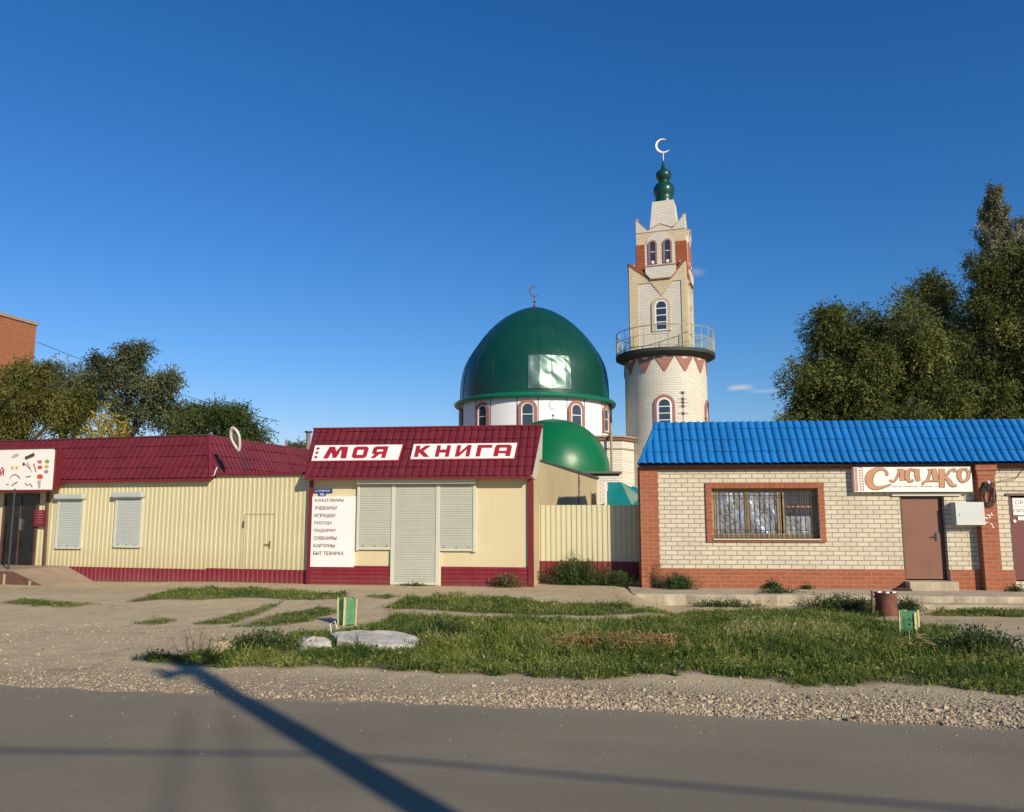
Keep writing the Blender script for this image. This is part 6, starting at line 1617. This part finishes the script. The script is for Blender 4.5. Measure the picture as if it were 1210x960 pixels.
x, y, z = gpt(264, 770); mb = MB(); rock(mb, (0, 0, .02), .22, rg, sq=(1, .6, .42)); solo('rock', mb, plain('sandstone', (.45, .36, .20), .9, bmp=.4), 'low tan rock half buried in the left end of the verge', 'rock', (x, y, z), autosm=40)
# young tree guards: three stakes wrapped in green net
net, N, L, P = nodes_of('green mesh net')
tt = N.new('ShaderNodeTexCoord').outputs['UV']
wv1 = N.new('ShaderNodeTexBrick'); L.new(tt, wv1.inputs['Vector']); wv1.offset = 0; wv1.inputs['Scale'].default_value = 1; wv1.inputs['Brick Width'].default_value = .014; wv1.inputs['Row Height'].default_value = .014; wv1.inputs['Mortar Size'].default_value = .004
P.inputs['Base Color'].default_value = (.09, .27, .12, 1); P.inputs['Roughness'].default_value = .5
tb = N.new('ShaderNodeBsdfTransparent'); mx = N.new('ShaderNodeMixShader')
L.new(mrange(N, L, wv1.outputs[1], 0, 1, .25, 1), mx.inputs[0]); L.new(tb.outputs[0], mx.inputs[1]); L.new(P.outputs[0], mx.inputs[2]); L.new(mx.outputs[0], N['Material Output'].inputs[0])
def guard(px, pyb, pyt, stakes, label, seed):
    x, y, z = gpt(px, pyb); T = thing('tree_guard', label, 'tree guard', (x, y, z), 0, 'green net tree guards in the verge')
    s = y/935; h = (pyb-pyt)*s*1.0; pts = []
    for (dx, dy, lean, w_, th_) in stakes:
        mb = MB(); mb.box(dx-w_/2, dx+w_/2, dy-.012, dy+.012, -.1, h*th_); o_ = part('stake', mb, M['stake'], T); o_.rotation_euler = (0, lean, 0); pts.append((dx, dy))
    mb = MB(); n = len(pts); rg = np.random.default_rng(seed); sg = 8; ring = []
    for i in range(n):
        a_, b_ = pts[i], pts[(i+1) % n]
        for k in range(sg): f = k/sg; ring.append((a_[0]+(b_[0]-a_[0])*f+rg.uniform(-.01, .01), a_[1]+(b_[1]-a_[1])*f+rg.uniform(-.01, .01)))
    m_ = len(ring); rows = 7; o_ = len(mb.v)
    for j in range(rows+1):
        for x_, y_ in ring: mb.v.append((x_*1.03+rg.uniform(-.006, .006), y_*1.03+rg.uniform(-.006, .006), .02+h*.93*j/rows+rg.uniform(-.01, .01)*(j == rows)))
    for j in range(rows):
        for i in range(m_): 
            mb.uv[len(mb.f)] = [(i*.03, j*.1), (i*.03+.03, j*.1), (i*.03+.03, j*.1+.1), (i*.03, j*.1+.1)]
            mb.f.append((o_+j*m_+i, o_+j*m_+(i+1) % m_, o_+(j+1)*m_+(i+1) % m_, o_+(j+1)*m_+i))
    part('net', mb, net, T, smooth=True)
    V = []; P_ = np.stack([rng.normal(0, .05, 60), rng.normal(0, .05, 60), rng.uniform(.05, h*.9, 60)], 1)
    o2 = bpy.data.objects.new('sapling', raw_mesh('sapling', leaves(P_, rng.normal(size=(60, 3)), .07, .035, rng, 0), 2, rng.uniform(0, .6, 60), WG)); COL.objects.link(o2); o2.parent = T
    return T
guard(411, 739, 708, [(-.15, .0, -.03, .022, 1.0), (-.04, -.10, .02, .034, 1.02), (.13, -.04, .03, .022, .98), (.02, .12, 0, .022, .95)], 'square green net tree guard left of the shop door, nearer the slab', 1)
guard(1075, 753, 723, [(-.15, -.03, .02, .022, 1.0), (.045, -.10, 0, .034, .93), (.14, .0, .0, .024, 1.0), (.02, .12, 0, .022, .98)], 'green net tree guard in front of the rusty bin', 2)
# rusty bin
x, y, z = gpt(1048, 727)
T = thing('litter_bin', 'rusty brown metal litter bin with torn rim standing at the slab edge', 'bin', (x, y, z))
s = y/935; rb, hb_ = 11.6*s, 25.5*s
mb = MB(); mb.lathe([(rb, -.05), (rb, hb_)], 0, 0, 28); mb.lathe([(rb-.012, hb_), (rb-.012, .03), (.001, .03)], 0, 0, 28)
mb.lathe([(rb+.012, hb_-.025), (rb+.012, hb_), (rb-.018, hb_), ], 0, 0, 28); part('drum', mb, M['rust'], T, smooth=True, autosm=40)
mb = MB(); 
for k in range(3):
    t_ = radians(200+55*k); mb.box(rb*cos(t_)*.8-.03, rb*cos(t_)*.8+.035, rb*sin(t_)*.9-.01, rb*sin(t_)*.9+.0, hb_-.05, hb_+.025)
part('torn_lining', mb, M['white'], T)
mb = MB(); mb.box(-rb-.08, -rb-.05, -.02, .02, -.1, hb_+.03); mb.box(-rb-.06, -rb, -.012, .012, hb_-.1, hb_-.06); mb.box(-rb-.06, -rb, -.012, .012, .1, .14); part('bracket', mb, M['brownmetal'], T)
# doormat-like dark lump beside the door step
mb = MB(); rock(mb, (0, 0, .0), .2, rg, sq=(1.1, .6, .28)); wpt = BL.w(BL.u(1066, 694, -.3), -.30, -.015); solo('dark_rag', mb, plain('dark cloth', (.05, .03, .025), .95), 'crumpled dark rag beside the brown door step', 'rag', wpt)
# ------------------------------------------------------------------ gravel
n = 26000; rg = np.random.default_rng(21)
r_ = np.abs(rg.gamma(1.6, .27, n)); along = rg.uniform(-1.5, 13.2, n)
X = E0[0]+RD[0]*along+RN[0]*(r_+.02); Y_ = E0[1]+RD[1]*along+RN[1]*(r_+.02)
m2 = 6500; r2 = rg.uniform(0, 4.5, m2)**1.0; al2 = rg.uniform(-3, 6.5, m2); X2 = E0[0]+RD[0]*al2+RN[0]*r2; Y2 = E0[1]+RD[1]*al2+RN[1]*r2
kk = X2 < -2.5+.3*rg.normal(size=m2); X2, Y2 = X2[kk], Y2[kk]
keep = rg.random(n) < np.clip(.35+.6*wob(X, Y_, 1.5)*(r_ > .3)+.65*sstep(3.5, 7, along)-.25*(r_ > .8), .1, 1); X, Y_ = X[keep], Y_[keep]
# grit strayed onto the asphalt, and dark crumbs on the trodden ground
n4 = 420; r4 = -np.abs(rg.gamma(1.0, .5, n4)); a4 = rg.uniform(-3, 13, n4); XR = E0[0]+RD[0]*a4+RN[0]*r4; YR = E0[1]+RD[1]*a4+RN[1]*r4
n5 = 900; XG = rg.uniform(-11, 3, n5); YG = rg.uniform(9, 18, n5)
sx = np.concatenate([X, X2, XR, XG]); sy = np.concatenate([Y_, Y2, YR, YG]); nS = len(sx)
sr = np.concatenate([rg.gamma(2.6, .0020, len(X))*(.65+.65*sstep(1, 7, np.asarray(along)[keep]))+.0035, rg.gamma(1.7, .0024, len(X2))+.0025, rg.uniform(.003, .009, n4), rg.uniform(.004, .012, n5)])
sz = np.where(rdist(sx, sy) < 0, ROADZ+.004, gz(sx, sy))+sr*.25
phi = (1+5**.5)/2
ico = unit(np.array([(-1, phi, 0), (1, phi, 0), (-1, -phi, 0), (1, -phi, 0), (0, -1, phi), (0, 1, phi), (0, -1, -phi), (0, 1, -phi), (phi, 0, -1), (phi, 0, 1), (-phi, 0, -1), (-phi, 0, 1)], float))
icf = np.array([(0,11,5),(0,5,1),(0,1,7),(0,7,10),(0,10,11),(1,5,9),(5,11,4),(11,10,2),(10,7,6),(7,1,8),(3,9,4),(3,4,2),(3,2,6),(3,6,8),(3,8,9),(4,9,5),(2,4,11),(6,2,10),(8,6,7),(9,8,1)])
VV = ico[None]*(1+rg.uniform(-.28, .28, (nS, 12, 1))); VV *= rg.uniform(.6, 1.4, (nS, 1, 3))*np.array((1, 1, .7)); VV *= sr[:, None, None]
an = rg.uniform(0, 2*pi, nS); ca, sa = np.cos(an)[:, None], np.sin(an)[:, None]
VX = VV[:, :, 0]*ca-VV[:, :, 1]*sa+sx[:, None]; VY = VV[:, :, 0]*sa+VV[:, :, 1]*ca+sy[:, None]; VZ = VV[:, :, 2]+sz[:, None]
V3 = np.stack([VX, VY, VZ], 2)[:, icf].reshape(-1, 3, 3)
smat = leafmat('gravel stones', [(.18, .14, .09), (.34, .27, .175), (.44, .36, .24), (.54, .46, .33)], 0.0, .95)
o = bpy.data.objects.new('gravel', raw_mesh('gravel', V3, 1, np.repeat(np.concatenate([rg.uniform(0, 1, len(X)+len(X2)), rg.uniform(0, .7, n4), rg.uniform(0, .45, n5)]), 20), smat)); COL.objects.link(o); props(o, 'pale limestone gravel scattered along the road edge', 'gravel', kind='stuff')
# ------------------------------------------------------------------ street pole behind the camera that throws the long shadow
tip = hitz(203, 775, -.09); te = math.tan(SUN_EL)
HP = 7.6; off_ = (HP+.1)/te; fx_, fy_ = tip[0]+sin(SUN_AZ)*off_, tip[1]-cos(SUN_AZ)*off_
print('POLE', tip, fx_, fy_)
T = thing('power_pole', 'concrete power pole on the near side of the road, throwing the long shadow', 'pole', (fx_, fy_, -.12), ra)
mb = MB(); mb.path([(0, 0, -.2), (0, 0, 4), (0, 0, HP+.1)], [.17, .145, .115], 8); part('shaft', mb, M['pole'], T)
mb = MB(); mb.box(-.06, .06, -.5, .5, HP-.35, HP-.25); part('crossarm', mb, M['darkmetal'], T)
for y_ in (-.42, .42):
    mb = MB(); mb.lathe([(.02, HP-.25), (.06, HP-.2), (.06, HP-.12), (.03, HP-.06), (.02, HP-.03)], 0, y_, 10); part('insulator', mb, M['white'], T)
att = hitz(385, 893, ROADZ); d0 = ((fx_-att[0])*sin(SUN_AZ)-(fy_-att[1])*cos(SUN_AZ)); hA_ = d0*te
print('ATT', att, hA_)
mb = MB(); mb.path([(0, 0, HP-.9), (-.5, .45, HP-.55), (-.9, .85, HP-.5)], .03, 6); part('lamp_arm', mb, M['darkmetal'], T)
mb = MB(); mb.box(-1.35, -.85, .74, .96, HP-.56, HP-.46); o_ = part('lamp_head', mb, M['lamp'], T, bev=.03)
for nm, zA, rc_, sag, yo in (('twisted', hA_, .02, .75, .0), ('thin', hA_-1.0, .010, .95, .1)):
    mb = MB(); P_ = []
    for k in range(61):
        f = k/60; xx = -36+72*f; loc = abs(xx)/36; P_.append((xx, yo, zA-4*sag*loc*(1-loc)))
    mb.path(P_, rc_, 6); q_ = solo('overhead_cable', mb, M['cable'], 'thick twisted overhead cable along the near side of the road' if nm == 'twisted' else 'thinner overhead cable hanging below the twisted one', 'cable', (fx_, fy_, -.12), ra, 'overhead cables on the near side of the road')
# far thin wires against the sky
a_, b_ = at(43, 404, 50), at(330, 498, 62)
mb = MB(); P_ = [tuple(np.array(a_)*(1-f)+np.array(b_)*f-np.array((0, 0, 1.5*f*(1-f)))) for f in np.linspace(0, 1, 24)]; mb.path(P_, .018, 4)
solo('distant_wire', mb, M['cable'], 'thin wire sagging from the red brick block across the sky', 'wire')
